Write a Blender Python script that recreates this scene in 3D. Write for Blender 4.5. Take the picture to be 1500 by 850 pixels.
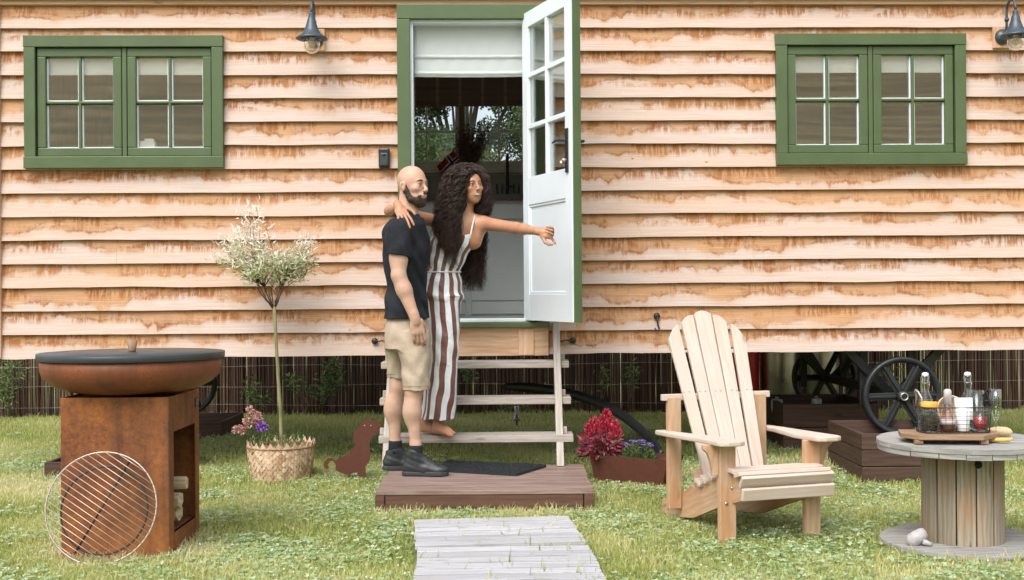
import bpy, math, random
import numpy as np
from mathutils import Vector, Matrix, noise as mnoise
R=math.radians
random.seed(7); RNG=np.random.default_rng(11)
for o in list(bpy.data.objects): bpy.data.objects.remove(o)
SC=bpy.context.scene; COL=SC.collection
# ---------------------------------------------------------------- camera
CH=1.19; FPX=1750.0
PITCH=-math.atan(3/FPX); ROLL=R(0.42)
cam=bpy.data.cameras.new('camera'); camo=bpy.data.objects.new('camera',cam); COL.objects.link(camo)
cam.sensor_width=36; cam.lens=36*FPX/1500; cam.clip_end=2000; cam.clip_start=.05
CR=Matrix.Rotation(R(90)-PITCH,4,'X')@Matrix.Rotation(-ROLL,4,'Z')
camo.matrix_world=Matrix.Translation((0,0,CH))@CR
SC.camera=camo
SC.render.resolution_x=1024; SC.render.resolution_y=580
# ---------------------------------------------------------------- light
SC.view_settings.view_transform='Standard'; SC.view_settings.look='None'
SC.view_settings.exposure=.90; SC.view_settings.gamma=1
SUN_EL=52; SUN_AZ=205          # degrees; azimuth clockwise from +Y (behind and left of the camera)
w=bpy.data.worlds.new('World'); SC.world=w; w.use_nodes=True
wn=w.node_tree; bgn=wn.nodes['Background']
sky=wn.nodes.new('ShaderNodeTexSky'); sky.sky_type='NISHITA'; sky.sun_disc=False
sky.sun_elevation=R(SUN_EL); sky.sun_rotation=R(SUN_AZ); sky.dust_density=4; sky.air_density=1.0; sky.ozone_density=1.0
hs=wn.nodes.new('ShaderNodeHueSaturation'); hs.inputs['Saturation'].default_value=.35
wn.links.new(sky.outputs[0],hs.inputs['Color']); wn.links.new(hs.outputs[0],bgn.inputs['Color'])
bgn.inputs['Strength'].default_value=.15
sl=bpy.data.lights.new('sun','SUN'); sl.energy=1.0; sl.angle=R(42); sl.color=(1,.975,.94)
so=bpy.data.objects.new('sun',sl); COL.objects.link(so)
sd=Vector((math.sin(R(SUN_AZ))*math.cos(R(SUN_EL)),math.cos(R(SUN_AZ))*math.cos(R(SUN_EL)),math.sin(R(SUN_EL))))
so.rotation_euler=sd.to_track_quat('Z','Y').to_euler(); so.location=(-4,-6,12)
# ---------------------------------------------------------------- measuring helpers (photo pixel -> world)
CR3=CR.to_3x3()
def ray(px,py): return CR3@Vector(((px-750)/FPX,(425-py)/FPX,-1))
def at(px,py,Y):
    d=ray(px,py); return Vector((0,0,CH))+d*(Y/d.y)
def onz(px,py,z=0.):
    d=ray(px,py); return Vector((0,0,CH))+d*((z-CH)/d.z)
# ---------------------------------------------------------------- object helpers
def link(o,parent=None):
    COL.objects.link(o)
    if parent: o.parent=parent
    return o
def tag(o,label=None,cat=None,group=None,kind=None):
    if label: o['label']=label
    if cat: o['category']=cat
    if group: o['group']=group
    if kind: o['kind']=kind
    return o
def thing(name,label,cat,loc=(0,0,0),rz=0,group=None):
    o=bpy.data.objects.new(name,None); o.location=loc; o.rotation_euler=(0,0,rz); o.empty_display_size=.1
    link(o); return tag(o,label,cat,group)
def copy_tree(o,parent=None):
    c=o.copy(); COL.objects.link(c)
    if parent is not None: c.parent=parent
    for ch in list(o.children): copy_tree(ch,c)
    return c
class MB:
    def __init__(s): s.v=[];s.f=[];s.uv=[];s.sm=[];s.mi=[];s.cm=0
    def add(s,vs,fs,uvs=None,smooth=False):
        b=len(s.v); s.v.extend([tuple(v) for v in vs])
        for i,f in enumerate(fs):
            s.f.append(tuple(b+k for k in f)); s.sm.append(smooth); s.mi.append(s.cm)
            s.uv.append(uvs[i] if uvs else [(vs[k][0],vs[k][2]) for k in f])
        return s
    def box(s,c,size,rot=None,taper=1.0,c2=None):
        hx,hy,hz=[a/2 for a in size]; c=Vector(c)
        P=[Vector((x*hx*(taper if z<0 else 1),y*hy*(taper if z<0 else 1),z*hz)) for x in(-1,1) for y in(-1,1) for z in(-1,1)]
        F=[(0,1,3,2),(4,6,7,5),(0,4,5,1),(2,3,7,6),(0,2,6,4),(1,5,7,3)]
        la=max(range(3),key=lambda i:size[i]); ox,oy=random.random()*9,random.random()*9
        uvs=[]
        nax=[0,0,1,1,2,2]
        for f,na in zip(F,nax):
            oth=[i for i in range(3) if i not in(la,na)]
            if na==la: oth=[i for i in range(3) if i!=la]; a,b=oth
            else: a,b=la,oth[0]
            uvs.append([(P[k][a]+ox+(na==la)*.37,P[k][b]+oy+na*.13) for k in f])
        if rot is not None: P=[rot@p for p in P]
        s.add([p+c for p in P],F,uvs); return s
    def bar(s,a,b,w,t,up=(0,0,1)):      # beam from a to b, w across, t along up
        a=Vector(a);b=Vector(b);d=(b-a);L=d.length;d.normalize()
        u=Vector(up); sdir=d.cross(u).normalized(); u=sdir.cross(d).normalized()
        m=Matrix((d,sdir,u)).transposed()
        return s.box((a+b)/2,(L,w,t),m)
    def tube(s,pts,r,seg=8,cap=True,flat=1.0,upv=None):
        pts=[Vector(p) for p in pts]; n=len(pts)
        if not hasattr(r,'__len__'): r=[r]*n
        N=None; rings=[]; L=0; ls=[]
        for i,p in enumerate(pts):
            t=(pts[min(i+1,n-1)]-pts[max(i-1,0)]).normalized()
            if N is None:
                N=Vector(upv) if upv else (Vector((0,0,1)) if abs(t.z)<.9 else Vector((1,0,0)))
            N=(N-t*N.dot(t)).normalized(); B=t.cross(N)
            rings.append([p+N*(math.cos(2*math.pi*k/seg)*r[i])+B*(math.sin(2*math.pi*k/seg)*r[i]*flat) for k in range(seg)])
            if i: L+=(p-pts[i-1]).length
            ls.append(L)
        vs=[v for rg in rings for v in rg]; fs=[];uvs=[]
        for i in range(n-1):
            for k in range(seg):
                k2=(k+1)%seg
                fs.append((i*seg+k,i*seg+k2,(i+1)*seg+k2,(i+1)*seg+k))
                c=2*math.pi*r[i]/seg
                uvs.append([(ls[i],k*c),(ls[i],(k+1)*c),(ls[i+1],(k+1)*c),(ls[i+1],k*c)])
        if cap:
            fs.append(tuple(range(seg-1,-1,-1))); uvs.append([(0,0)]*seg)
            fs.append(tuple((n-1)*seg+k for k in range(seg))); uvs.append([(0,0)]*seg)
        return s.add(vs,fs,uvs,True)
    def lathe(s,prof,c=(0,0,0),seg=32,rot=None,smooth=True,sx=1,sy=1,wob=None):
        c=Vector(c); vs=[]; n=len(prof)
        for (r,z) in prof:
            for k in range(seg):
                a=2*math.pi*k/seg; rr=r*(1+(wob(a,z) if wob else 0))
                p=Vector((rr*math.cos(a)*sx,rr*math.sin(a)*sy,z))
                if rot is not None: p=rot@p
                vs.append(p+c)
        fs=[];uvs=[]; L=0
        for i in range(n-1):
            dl=math.hypot(prof[i+1][0]-prof[i][0],prof[i+1][1]-prof[i][1])
            rm=max(prof[i][0],prof[i+1][0])
            for k in range(seg):
                k2=(k+1)%seg
                fs.append((i*seg+k,i*seg+k2,(i+1)*seg+k2,(i+1)*seg+k))
                u0=2*math.pi*k/seg*rm;u1=2*math.pi*(k+1)/seg*rm
                uvs.append([(L,u0),(L,u1),(L+dl,u1),(L+dl,u0)])
            L+=dl
        closed=prof[0]==prof[-1]
        if prof[0][0]>1e-6 and not closed: fs.append(tuple(range(seg-1,-1,-1))); uvs.append([(vs[k].x,vs[k].y) for k in range(seg-1,-1,-1)])
        if prof[-1][0]>1e-6 and not closed: fs.append(tuple((n-1)*seg+k for k in range(seg))); uvs.append([(vs[(n-1)*seg+k].x,vs[(n-1)*seg+k].y) for k in range(seg)])
        return s.add(vs,fs,uvs,smooth)
    def prism(s,poly,vec,smooth=False):   # poly: list of 3D points, extruded by vec
        vec=Vector(vec); poly=[Vector(p) for p in poly]; n=len(poly)
        nrm=Vector((0,0,0))
        for i in range(n): nrm+=poly[i].cross(poly[(i+1)%n])
        if nrm.dot(vec)>0: poly=poly[::-1]
        vs=poly+[p+vec for p in poly]
        fs=[tuple(range(n)),tuple(range(2*n-1,n-1,-1))]
        c=Vector((1,.3,0)) 
        e1=(max(poly,key=lambda p:(p-poly[0]).length)-poly[0]).normalized(); e2=vec.normalized().cross(e1)
        ox=random.random()*5; oy_=random.random()*5
        P2=lambda p:(p.dot(e1)+ox,p.dot(e2)+ox)
        uvs=[[P2(vs[k]) for k in fs[0]],[P2(vs[k]) for k in fs[1]]]
        acc=ox
        for i in range(n):
            j=(i+1)%n; fs.append((i,i+n,j+n,j))
            q=(vs[j]-vs[i]).length; l=vec.length
            if q>=l: uvs.append([(acc,oy_),(acc,l+oy_),(acc+q,l+oy_),(acc+q,oy_)])
            else: uvs.append([(oy_,acc),(l+oy_,acc),(l+oy_,acc+q),(oy_,acc+q)]) if l>.06 else uvs.append([(acc,oy_),(acc,l+oy_),(acc+q,l+oy_),(acc+q,oy_)])
            acc+=q
        return s.add(vs,fs,uvs,smooth)
    def build(s,name,mats,parent=None,bevel=0,smooth_angle=None,solid=0,loc=None,rot=None):
        me=bpy.data.meshes.new(name); me.from_pydata(s.v,[],s.f)
        uvl=me.uv_layers.new(name='UVMap')
        flat=[c for f in s.uv for uv in f for c in uv]
        uvl.data.foreach_set('uv',flat)
        me.polygons.foreach_set('use_smooth',s.sm)
        if not isinstance(mats,(list,tuple)): mats=[mats]
        for m in mats: me.materials.append(m)
        if len(mats)>1: me.polygons.foreach_set('material_index',s.mi)
        me.validate(clean_customdata=False); me.update()
        o=bpy.data.objects.new(name,me)
        if loc is not None: o.location=loc
        if rot is not None: o.rotation_euler=rot
        link(o,parent)
        if bevel:
            b=o.modifiers.new('bevel','BEVEL'); b.width=bevel; b.segments=2; b.limit_method='ANGLE'; b.angle_limit=R(40); b.harden_normals=False
        return o
def npmesh(name,verts,faces,mat,parent=None,smooth=True,attrs=None,colors=None):
    me=bpy.data.meshes.new(name); verts=np.asarray(verts,np.float32); faces=np.asarray(faces,np.int32)
    k=faces.shape[1]
    me.vertices.add(len(verts)); me.vertices.foreach_set('co',verts.ravel())
    me.loops.add(faces.size); me.loops.foreach_set('vertex_index',faces.ravel())
    me.polygons.add(len(faces)); me.polygons.foreach_set('loop_start',np.arange(0,faces.size,k,dtype=np.int32))
    me.polygons.foreach_set('loop_total',np.full(len(faces),k,np.int32))
    me.polygons.foreach_set('use_smooth',np.full(len(faces),smooth,bool))
    me.update(calc_edges=True)
    for kx,a in (attrs or {}).items():
        at_=me.attributes.new(kx,'FLOAT','POINT'); at_.data.foreach_set('value',np.asarray(a,np.float32))
    if mat: me.materials.append(mat)
    o=bpy.data.objects.new(name,me); link(o,parent); return o
# ---------------------------------------------------------------- materials
class NT:
    def __init__(s,name):
        s.m=bpy.data.materials.new(name); s.m.use_nodes=True; s.t=s.m.node_tree; s.n=s.t.nodes; s.b=s.n['Principled BSDF']
    def new(s,t,**kw):
        n=s.n.new(t)
        for k,v in kw.items(): setattr(n,k,v)
        return n
    def l(s,a,b): s.t.links.new(a,b)
    def coord(s,kind='Object'): return s.new('ShaderNodeTexCoord').outputs[kind]
    def attr(s,name): 
        n=s.new('ShaderNodeAttribute'); n.attribute_name=name; return n.outputs['Fac']
    def map(s,vec,scale=(1,1,1),loc=(0,0,0),rot=(0,0,0)):
        n=s.new('ShaderNodeMapping'); n.inputs['Scale'].default_value=scale; n.inputs['Location'].default_value=loc; n.inputs['Rotation'].default_value=rot
        s.l(vec,n.inputs['Vector']); return n.outputs[0]
    def noise(s,vec,scale=5,detail=4,rough=.55,dist=0,w=None):
        n=s.new('ShaderNodeTexNoise'); n.inputs['Scale'].default_value=scale; n.inputs['Detail'].default_value=detail
        n.inputs['Roughness'].default_value=rough; n.inputs['Distortion'].default_value=dist
        if vec is not None: s.l(vec,n.inputs['Vector'])
        return n.outputs['Fac']
    def ramp(s,fac,stops,interp='LINEAR'):
        n=s.new('ShaderNodeValToRGB'); cr=n.color_ramp; cr.interpolation=interp
        while len(cr.elements)<len(stops): cr.elements.new(.5)
        for e,(p,c) in zip(cr.elements,stops):
            e.position=p; e.color=(c,c,c,1) if not hasattr(c,'__len__') else (*c[:3],1)
        s.l(fac,n.inputs[0]); return n.outputs[0]
    def mix(s,fac,a,b,mode='MIX'):
        n=s.new('ShaderNodeMix',data_type='RGBA',blend_type=mode)
        for sock,val in ((n.inputs[0],fac),(n.inputs[6],a),(n.inputs[7],b)):
            if isinstance(val,bpy.types.NodeSocket): s.l(val,sock)
            elif hasattr(val,'__len__'): sock.default_value=(*val[:3],1)
            else: sock.default_value=val if sock==n.inputs[0] else (val,val,val,1)
        return n.outputs[2]
    def math(s,op,a,b=0,c=0,clamp=False):
        n=s.new('ShaderNodeMath',operation=op); n.use_clamp=clamp
        for sock,val in zip(n.inputs,(a,b,c)):
            if isinstance(val,bpy.types.NodeSocket): s.l(val,sock)
            else: sock.default_value=val
        return n.outputs[0]
    def comb(s,x,y,z=0):
        n=s.new('ShaderNodeCombineXYZ')
        for sock,val in zip(n.inputs,(x,y,z)):
            if isinstance(val,bpy.types.NodeSocket): s.l(val,sock)
            else: sock.default_value=val
        return n.outputs[0]
    def sep(s,vec):
        n=s.new('ShaderNodeSeparateXYZ'); s.l(vec,n.inputs[0]); return n.outputs
    def col(s,c):
        if isinstance(c,bpy.types.NodeSocket): s.l(c,s.b.inputs['Base Color'])
        else: s.b.inputs['Base Color'].default_value=(*c[:3],1)
    def rough(s,c):
        if isinstance(c,bpy.types.NodeSocket): s.l(c,s.b.inputs['Roughness'])
        else: s.b.inputs['Roughness'].default_value=c
    def bump(s,h,strength=.3,dist=.01):
        n=s.new('ShaderNodeBump'); n.inputs['Strength'].default_value=strength; n.inputs['Distance'].default_value=dist
        s.l(h,n.inputs['Height']); s.l(n.outputs[0],s.b.inputs['Normal'])
    def set(s,**kw):
        for k,v in kw.items(): s.b.inputs[k.replace('_',' ')].default_value=v
def simple(name,c,rough=.5,metal=0,var=.15,scale=8,bump=0,bscale=60,spec=.5):
    k=NT(name); v=k.coord(); n=k.noise(v,scale,5)
    d=[max(0,x*(1-var)) for x in c]; b=[min(1,x*(1+var)) for x in c]
    k.col(k.ramp(n,[(.3,d),(.7,b)])); k.rough(k.ramp(k.noise(v,scale*2.3,4),[(.3,max(0,rough-.08)),(.7,min(1,rough+.08))]))
    k.set(Metallic=metal); k.b.inputs['Specular IOR Level'].default_value=spec
    if bump: k.bump(k.noise(v,bscale,3),bump,.004)
    return k.m
def wood(name,light,dark,grain=.5,rough=.7,stain=None,stain_amt=.5,knots=True,gscale=1.0,bump=.25,tone=.0,wave=.12):
    """sawn wood: grain follows UV u (metres along the plank)"""
    k=NT(name); uv=k.coord('UV'); 
    g1=k.noise(k.map(uv,(3*gscale,70*gscale,1)),1,6,.6,.4)
    g2=k.noise(k.map(uv,(1.3,14,1)),1,3,.5,1.2)
    wv=k.new('ShaderNodeTexWave',wave_type='BANDS',bands_direction='Y'); wv.inputs['Scale'].default_value=9*gscale
    wv.inputs['Distortion'].default_value=7; wv.inputs['Detail'].default_value=3; wv.inputs['Detail Scale'].default_value=1.2
    k.l(k.map(uv,(.35,1,1)),wv.inputs['Vector'])
    f=k.math('ADD',k.math('MULTIPLY',g1,.5),k.math('ADD',k.math('MULTIPLY',g2,.3),k.math('MULTIPLY',wv.outputs['Fac'],wave)))
    c=k.ramp(f,[(.5-.25*grain-.05,dark),(.5+.2*grain,light)])
    if stain:
        sn=k.noise(k.map(uv,(2.2,5,1),(3,1,0)),1,5,.65,.6)
        c=k.mix(k.ramp(sn,[(.48,0),(.66,stain_amt)]),c,stain)
    if knots:
        vo=k.new('ShaderNodeTexVoronoi'); vo.inputs['Scale'].default_value=1; k.l(k.map(uv,(2.4,9,1)),vo.inputs['Vector'])
        kn=k.ramp(vo.outputs['Distance'],[(.0,1),(.055,.7),(.11,0)])
        c=k.mix(k.math('MULTIPLY',kn,.7),c,[x*.35 for x in dark])
    if tone:
        c=k.mix(k.ramp(k.noise(k.map(uv,(.6,1.1,1),(7,7,0)),1,2),[(.4,0),(.6,tone)]),c,[x*.6 for x in dark])
    k.col(c); k.rough(rough); k.b.inputs['Specular IOR Level'].default_value=.3
    k.bump(f,bump,.003); return k.m
def make_siding():
    k=NT('waney_siding'); uv=k.coord('UV'); s=k.sep(uv); u,v=s[0],s[1]
    row=k.math('FLOOR',v); fr=k.math('SUBTRACT',v,row)
    ro=k.math('MULTIPLY',row,7.31)
    def n(su,sv,off,det=4,rg=.55,dist=0): return k.noise(k.comb(k.math('MULTIPLY',u,su),k.math('ADD',k.math('MULTIPLY',fr,sv),ro),off),1,det,rg,dist)
    region=n(.8,.25,3.,2)                   # where along the board the tide mark is strong
    low=n(2.1,.3,0.,3,.6)
    drip=n(13,.6,5.,3,.6,.3)
    streak=n(36,.9,9.,5,.75,.4)
    lvl=k.math('ADD',k.math('MULTIPLY',k.math('SUBTRACT',low,.5),1.5),k.math('MULTIPLY_ADD',k.noise(k.comb(k.math('MULTIPLY',u,.35),k.math('MULTIPLY',row,5.3),8),1,1),1.5,-.20))
    damt=k.ramp(n(1.5,0,12.,2),[(.38,.15),(.64,1.)])
    lvl=k.math('ADD',lvl,k.math('MULTIPLY',k.math('MULTIPLY',k.math('SUBTRACT',drip,.5),damt),-.95))
    fine=n(70,9,15.,5,.75)
    lvl=k.math('ADD',lvl,k.math('MULTIPLY',k.math('SUBTRACT',fine,.5),.12))
    d=k.math('ADD',k.math('SUBTRACT',fr,lvl),.30)      # the tide line sits at d=.30
    grain=n(3,26,1.,6,.62,.5); gr2=n(1.2,7,2.,3,.5,1.5)
    pale=k.mix(k.ramp(grain,[(.3,0),(.7,1)]),(.48,.38,.335),(.615,.52,.475))
    pale=k.mix(k.ramp(gr2,[(.44,0),(.74,.6)]),pale,(.56,.37,.235))
    tan=k.mix(k.ramp(grain,[(.3,0),(.7,1)]),(.40,.19,.078),(.56,.325,.155))
    c=k.mix(k.ramp(d,[(.02,0),(.28,.42),(.36,.72),(.60,.92)]),pale,tan)
    line=k.ramp(d,[(.22,0),(.285,.8),(.325,1),(.37,.45),(.62,.03)])
    amt=k.ramp(n(4.5,.8,21.,5,.72),[(.43,.03),(.56,1.)])
    amt=k.math('MULTIPLY',amt,k.ramp(region,[(.34,.45),(.52,1.)]))
    amt=k.math('MULTIPLY',amt,k.ramp(streak,[(.33,.40),(.52,1.)]))
    c=k.mix(k.math('MULTIPLY',line,amt),c,(.23,.078,.020))
    blot=k.math('MULTIPLY',k.ramp(streak,[(.43,0),(.54,.95)]),k.math('MULTIPLY',k.ramp(n(3.6,1.1,31.,4,.65,.6),[(.45,0),(.55,1.)]),k.ramp(fr,[(.36,0),(.60,1),(.90,1),(1,.3)])))
    c=k.mix(blot,c,(.29,.105,.028))
    # per board tone
    tone=k.noise(k.comb(k.math('MULTIPLY',u,.22),k.math('MULTIPLY',row,3.7),4),1,1)
    c=k.mix(k.ramp(tone,[(.40,.0),(.66,.45)]),c,k.mix(.5,c,(.60,.34,.16)))
    vo=k.new('ShaderNodeTexVoronoi'); vo.inputs['Scale'].default_value=1
    k.l(k.comb(k.math('MULTIPLY',u,3.1),k.math('MULTIPLY',v,1.02),0),vo.inputs['Vector'])
    c=k.mix(k.ramp(vo.outputs['Distance'],[(0,.85),(.022,.6),(.04,0)]),c,(.10,.05,.025))
    k.col(c); k.rough(.75); k.b.inputs['Specular IOR Level'].default_value=.25
    k.bump(k.math('ADD',grain,k.math('MULTIPLY',gr2,.7)),.35,.004); return k.m
def make_glass(name,tint=(1,1,1),refl=.12,rough=.0):
    k=NT(name); k.n.remove(k.b)
    tr=k.new('ShaderNodeBsdfTransparent'); tr.inputs[0].default_value=(*tint,1)
    gl=k.new('ShaderNodeBsdfGlossy'); gl.inputs['Roughness'].default_value=rough; gl.inputs[0].default_value=(1,1,1,1)
    lw=k.new('ShaderNodeLayerWeight'); lw.inputs['Blend'].default_value=.25
    f=k.math('ADD',k.math('MULTIPLY',lw.outputs['Fresnel'],.6),refl,clamp=True)
    mx=k.new('ShaderNodeMixShader'); k.l(f,mx.inputs[0]); k.l(tr.outputs[0],mx.inputs[1]); k.l(gl.outputs[0],mx.inputs[2])
    k.l(mx.outputs[0],k.n['Material Output'].inputs[0]); return k.m
def make_leafy(name,cols,transl=.35,rough=.55):
    """foliage: colour varies leaf by leaf through the 'rnd' attribute"""
    k=NT(name); a=k.attr('rnd'); c=k.ramp(a,[(i/(len(cols)-1),x) for i,x in enumerate(cols)])
    k.col(c); k.rough(rough); k.b.inputs['Specular IOR Level'].default_value=.3
    tr=k.new('ShaderNodeBsdfTranslucent'); k.l(c,tr.inputs[0])
    mx=k.new('ShaderNodeMixShader'); mx.inputs[0].default_value=transl
    k.l(k.b.outputs[0],mx.inputs[1]); k.l(tr.outputs[0],mx.inputs[2]); k.l(mx.outputs[0],k.n['Material Output'].inputs[0])
    return k.m
def make_rust(name,base=(.22,.07,.025),bright=(.42,.155,.035),dark=(.06,.028,.02),scale=1.,rough=.8,streak=.5):
    k=NT(name); v=k.coord()
    a=k.noise(v,2.2*scale,5,.6,.3); b=k.noise(v,34*scale,5,.7); f=k.noise(v,140*scale,3,.7)
    st=k.noise(k.map(v,(9,9,.8)),1,4,.6)
    c=k.mix(k.ramp(k.math('ADD',k.math('MULTIPLY',a,.6),k.math('MULTIPLY',b,.4)),[(.36,0),(.66,1)]),base,bright)
    c=k.mix(k.ramp(k.math('ADD',k.math('MULTIPLY',st,streak),k.math('MULTIPLY',f,.45)),[(.50,0),(.68,.75)]),c,dark)
    c=k.mix(k.ramp(f,[(.35,.45),(.6,0)]),c,dark)
    k.col(c); k.rough(rough); k.b.inputs['Specular IOR Level'].default_value=.35
    k.bump(k.math('ADD',b,f),.25,.002); return k.m
def make_fabric(name,c,tr):
    k=NT(name); n=k.noise(k.map(k.coord(),(260,260,260)),1,2); cc=k.mix(k.ramp(n,[(.3,0),(.7,1)]),[x*.93 for x in c],c); k.col(cc); k.rough(.9); k.bump(n,.15,.001)
    t=k.new('ShaderNodeBsdfTranslucent'); k.l(cc,t.inputs[0]); mx=k.new('ShaderNodeMixShader'); mx.inputs[0].default_value=tr
    k.l(k.b.outputs[0],mx.inputs[1]); k.l(t.outputs[0],mx.inputs[2]); k.l(mx.outputs[0],k.n['Material Output'].inputs[0]); return k.m
MAT=dict(
 siding=make_siding(),
 trimwood=wood('pale_timber',(.70,.48,.33),(.50,.30,.17),.6,stain=(.5,.26,.1),stain_amt=.35),
 green=simple('green_paint',(.075,.112,.045),.42,var=.10,scale=5,bump=.05),
 dkgreen=simple('dark_green_paint',(.03,.06,.022),.5),
 white=simple('white_paint',(.74,.80,.84),.38,var=.03,scale=3),
 offwhite=simple('ivory_paint',(.74,.74,.68),.5,var=.05),
 glass=make_glass('window_glass',(.97,.98,.97),.20),
 clear=make_glass('clear_glass',(.93,.96,.95),.05),
 iron=simple('black_iron',(.018,.020,.022),.42,var=.3,scale=25,bump=.15,bscale=90),
 lampmetal=simple('anthracite_lamp_metal',(.055,.075,.095),.38,var=.15,scale=20,metal=.2),
 blackplastic=simple('black_plastic',(.014,.015,.017),.35),
 darkplank=wood('dark_stained_plank',(.125,.070,.052),(.045,.026,.020),.8,rough=.6,bump=.4,tone=.3),
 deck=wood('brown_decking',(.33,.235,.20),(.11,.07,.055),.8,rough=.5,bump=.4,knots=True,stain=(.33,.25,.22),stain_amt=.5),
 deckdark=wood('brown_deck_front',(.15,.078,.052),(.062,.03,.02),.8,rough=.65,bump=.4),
 stepwood=wood('greyed_step_timber',(.50,.455,.41),(.27,.235,.20),.7,rough=.7,knots=True,stain=(.42,.31,.21),stain_amt=.3),
 greywood=wood('silvered_planks',(.58,.59,.62),(.30,.295,.30),.7,rough=.75,bump=.6,stain=(.42,.38,.35),stain_amt=.35,tone=.3),
 chairwood=wood('new_softwood',(.64,.56,.50),(.50,.40,.325),.8,rough=.6,stain=(.50,.29,.15),stain_amt=.22,wave=.05),
 chairorange=wood('orange_softwood',(.58,.41,.275),(.40,.25,.145),.8,rough=.6,stain=(.42,.17,.05),stain_amt=.5),
 spooltop=wood('weathered_spool_top',(.43,.42,.40),(.15,.14,.125),.8,rough=.8,bump=.6),
 spoolside=wood('spool_drum_planks',(.47,.41,.315),(.17,.135,.09),.75,rough=.8,bump=.6,stain=(.38,.19,.085),stain_amt=.6,tone=.45),
 trayboard=wood('carved_oak',(.42,.28,.175),(.13,.07,.035),1.0,rough=.55,gscale=.8),
 log=wood('split_firewood',(.62,.52,.38),(.38,.27,.16),.6),
 bark=simple('bark',(.16,.13,.09),.9,var=.4,scale=30,bump=.6,bscale=50),
 darkbark=simple('dark_bark',(.06,.045,.03),.9,var=.4,scale=12,bump=.6),
 rust=make_rust('corten_steel',(.15,.045,.018),(.50,.185,.042),(.045,.024,.019),1.1,.8,.62),
 rustdark=make_rust('brown_rust',(.078,.024,.014),(.135,.046,.024),(.05,.02,.015),1.3,.75,.35),
 bowlrust=make_rust('rusty_bowl',(.20,.062,.028),(.30,.095,.035),(.045,.02,.016),.8,.5,.55),
 slate=simple('dark_griddle_plate',(.036,.044,.050),.36,var=.25,scale=6,bump=.1),
 chrome=simple('bright_wire',(.50,.44,.40),.45,metal=.7,var=.1),
 steel=simple('brushed_steel',(.50,.47,.43),.30,metal=.92,var=.2,scale=3),
 cab=simple('grey_cabinet_paint',(.60,.66,.66),.5,var=.03),
 worktop=simple('dark_worktop',(.05,.028,.02),.4,var=.3,scale=10),
 whiteblind=simple('white_blind',(.86,.88,.87),.8,var=.02),
 doorblind=make_fabric('door_linen',(.84,.88,.87),.5),
 blind=make_fabric('cream_linen',(.80,.84,.83),.30),
 redpaint=simple('red_paint',(.62,.015,.02),.35),
 soil=simple('soil',(.045,.030,.022),.95,var=.5,scale=30,bump=1.,bscale=60),
 mat=simple('black_doormat_fibre',(.018,.021,.025),.9,var=.5,scale=200,bump=1.,bscale=300),
 cream=simple('cream_food',(.62,.46,.28),.6,var=.1,scale=20),
 whitegloss=simple('white_ceramic',(.82,.84,.85),.25,var=.02),
 orange=simple('orange_lid',(.85,.36,.045),.45,var=.05),
 redjam=simple('red_drink',(.40,.010,.012),.25,var=.1),
 beans=simple('dark_coffee',(.05,.03,.02),.6,var=.6,scale=160,bump=.6,bscale=160),
 pinkdrink=simple('rose_liquid',(.58,.33,.24),.2,var=.1),
 pinkfoil=simple('pale_foil',(.62,.58,.62),.35,var=.1,metal=.3),
 cloth=simple('pale_cloth',(.40,.38,.38),.9,var=.12,scale=40,bump=.6,bscale=120),
 brownwall=simple('brown_interior_board',(.30,.215,.12),.7,var=.12,scale=2),  # brown puts the hill's reflected tone into the walls behind the side panes
 graywall=simple('grey_interior_board',(.78,.78,.75),.7,var=.04,scale=2),
)
# ================================================================ ground, hill, grass
def grass_ground_mat():
    k=NT('lawn_soil'); v=k.coord()
    a=k.noise(v,1.1,4,.6); b=k.noise(v,26,5,.7)
    c=k.mix(k.ramp(b,[(.35,0),(.65,1)]),(.10,.13,.035),(.24,.26,.09))
    c=k.mix(k.ramp(a,[(.45,0),(.62,.6)]),c,(.20,.185,.085))
    k.col(c); k.rough(.9); k.bump(b,.8,.02); return k.m
gm=MB(); N=60
xs=sorted(list(np.linspace(-6,6,49))+[-400,-150,-60,-25,-12,-8,8,12,25,60,150,400])
ys=sorted(list(np.linspace(2,12,41))+[-400,-150,-60,-35,-12,-4,16,25,60,150,400])
def gz(x,y):
    if 2<y<12 and abs(x)<6: return .012*mnoise.noise(Vector((x*.9,y*.9,0)))
    return 0
vs=[(x,y,gz(x,y)) for x in xs for y in ys]; ny=len(ys)
gm.add(vs,[(i*ny+j,(i+1)*ny+j,(i+1)*ny+j+1,i*ny+j+1) for i in range(len(xs)-1) for j in range(ny-1)],smooth=True)
tag(gm.build('ground',grass_ground_mat()),kind='structure')
hm=MB(); nx=40; vs=[]
for i in range(nx+1):
    for j in range(13):
        x=-220+440*i/nx; t=j/12; y=-38-150*t
        z=(44*(t*t*(3-2*t)))+3.5*mnoise.noise(Vector((x*.02,y*.02,3)))*min(1,t*4)-.4
        vs.append((x,y,z))
hm.add(vs,[(i*13+j,i*13+j+1,(i+1)*13+j+1,(i+1)*13+j) for i in range(nx) for j in range(12)],smooth=True)
k=NT('dry_hillside'); v=k.coord(); a=k.noise(v,.12,5,.6); b=k.noise(k.map(v,(.04,.4,.4)),1,4)
k.col(k.mix(k.ramp(b,[(.4,0),(.6,.6)]),k.ramp(a,[(.35,(.24,.185,.085)),(.65,(.36,.285,.14))]),(.11,.10,.05))); k.rough(.95)
tag(hm.build('hill',k.m),kind='structure')

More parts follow.
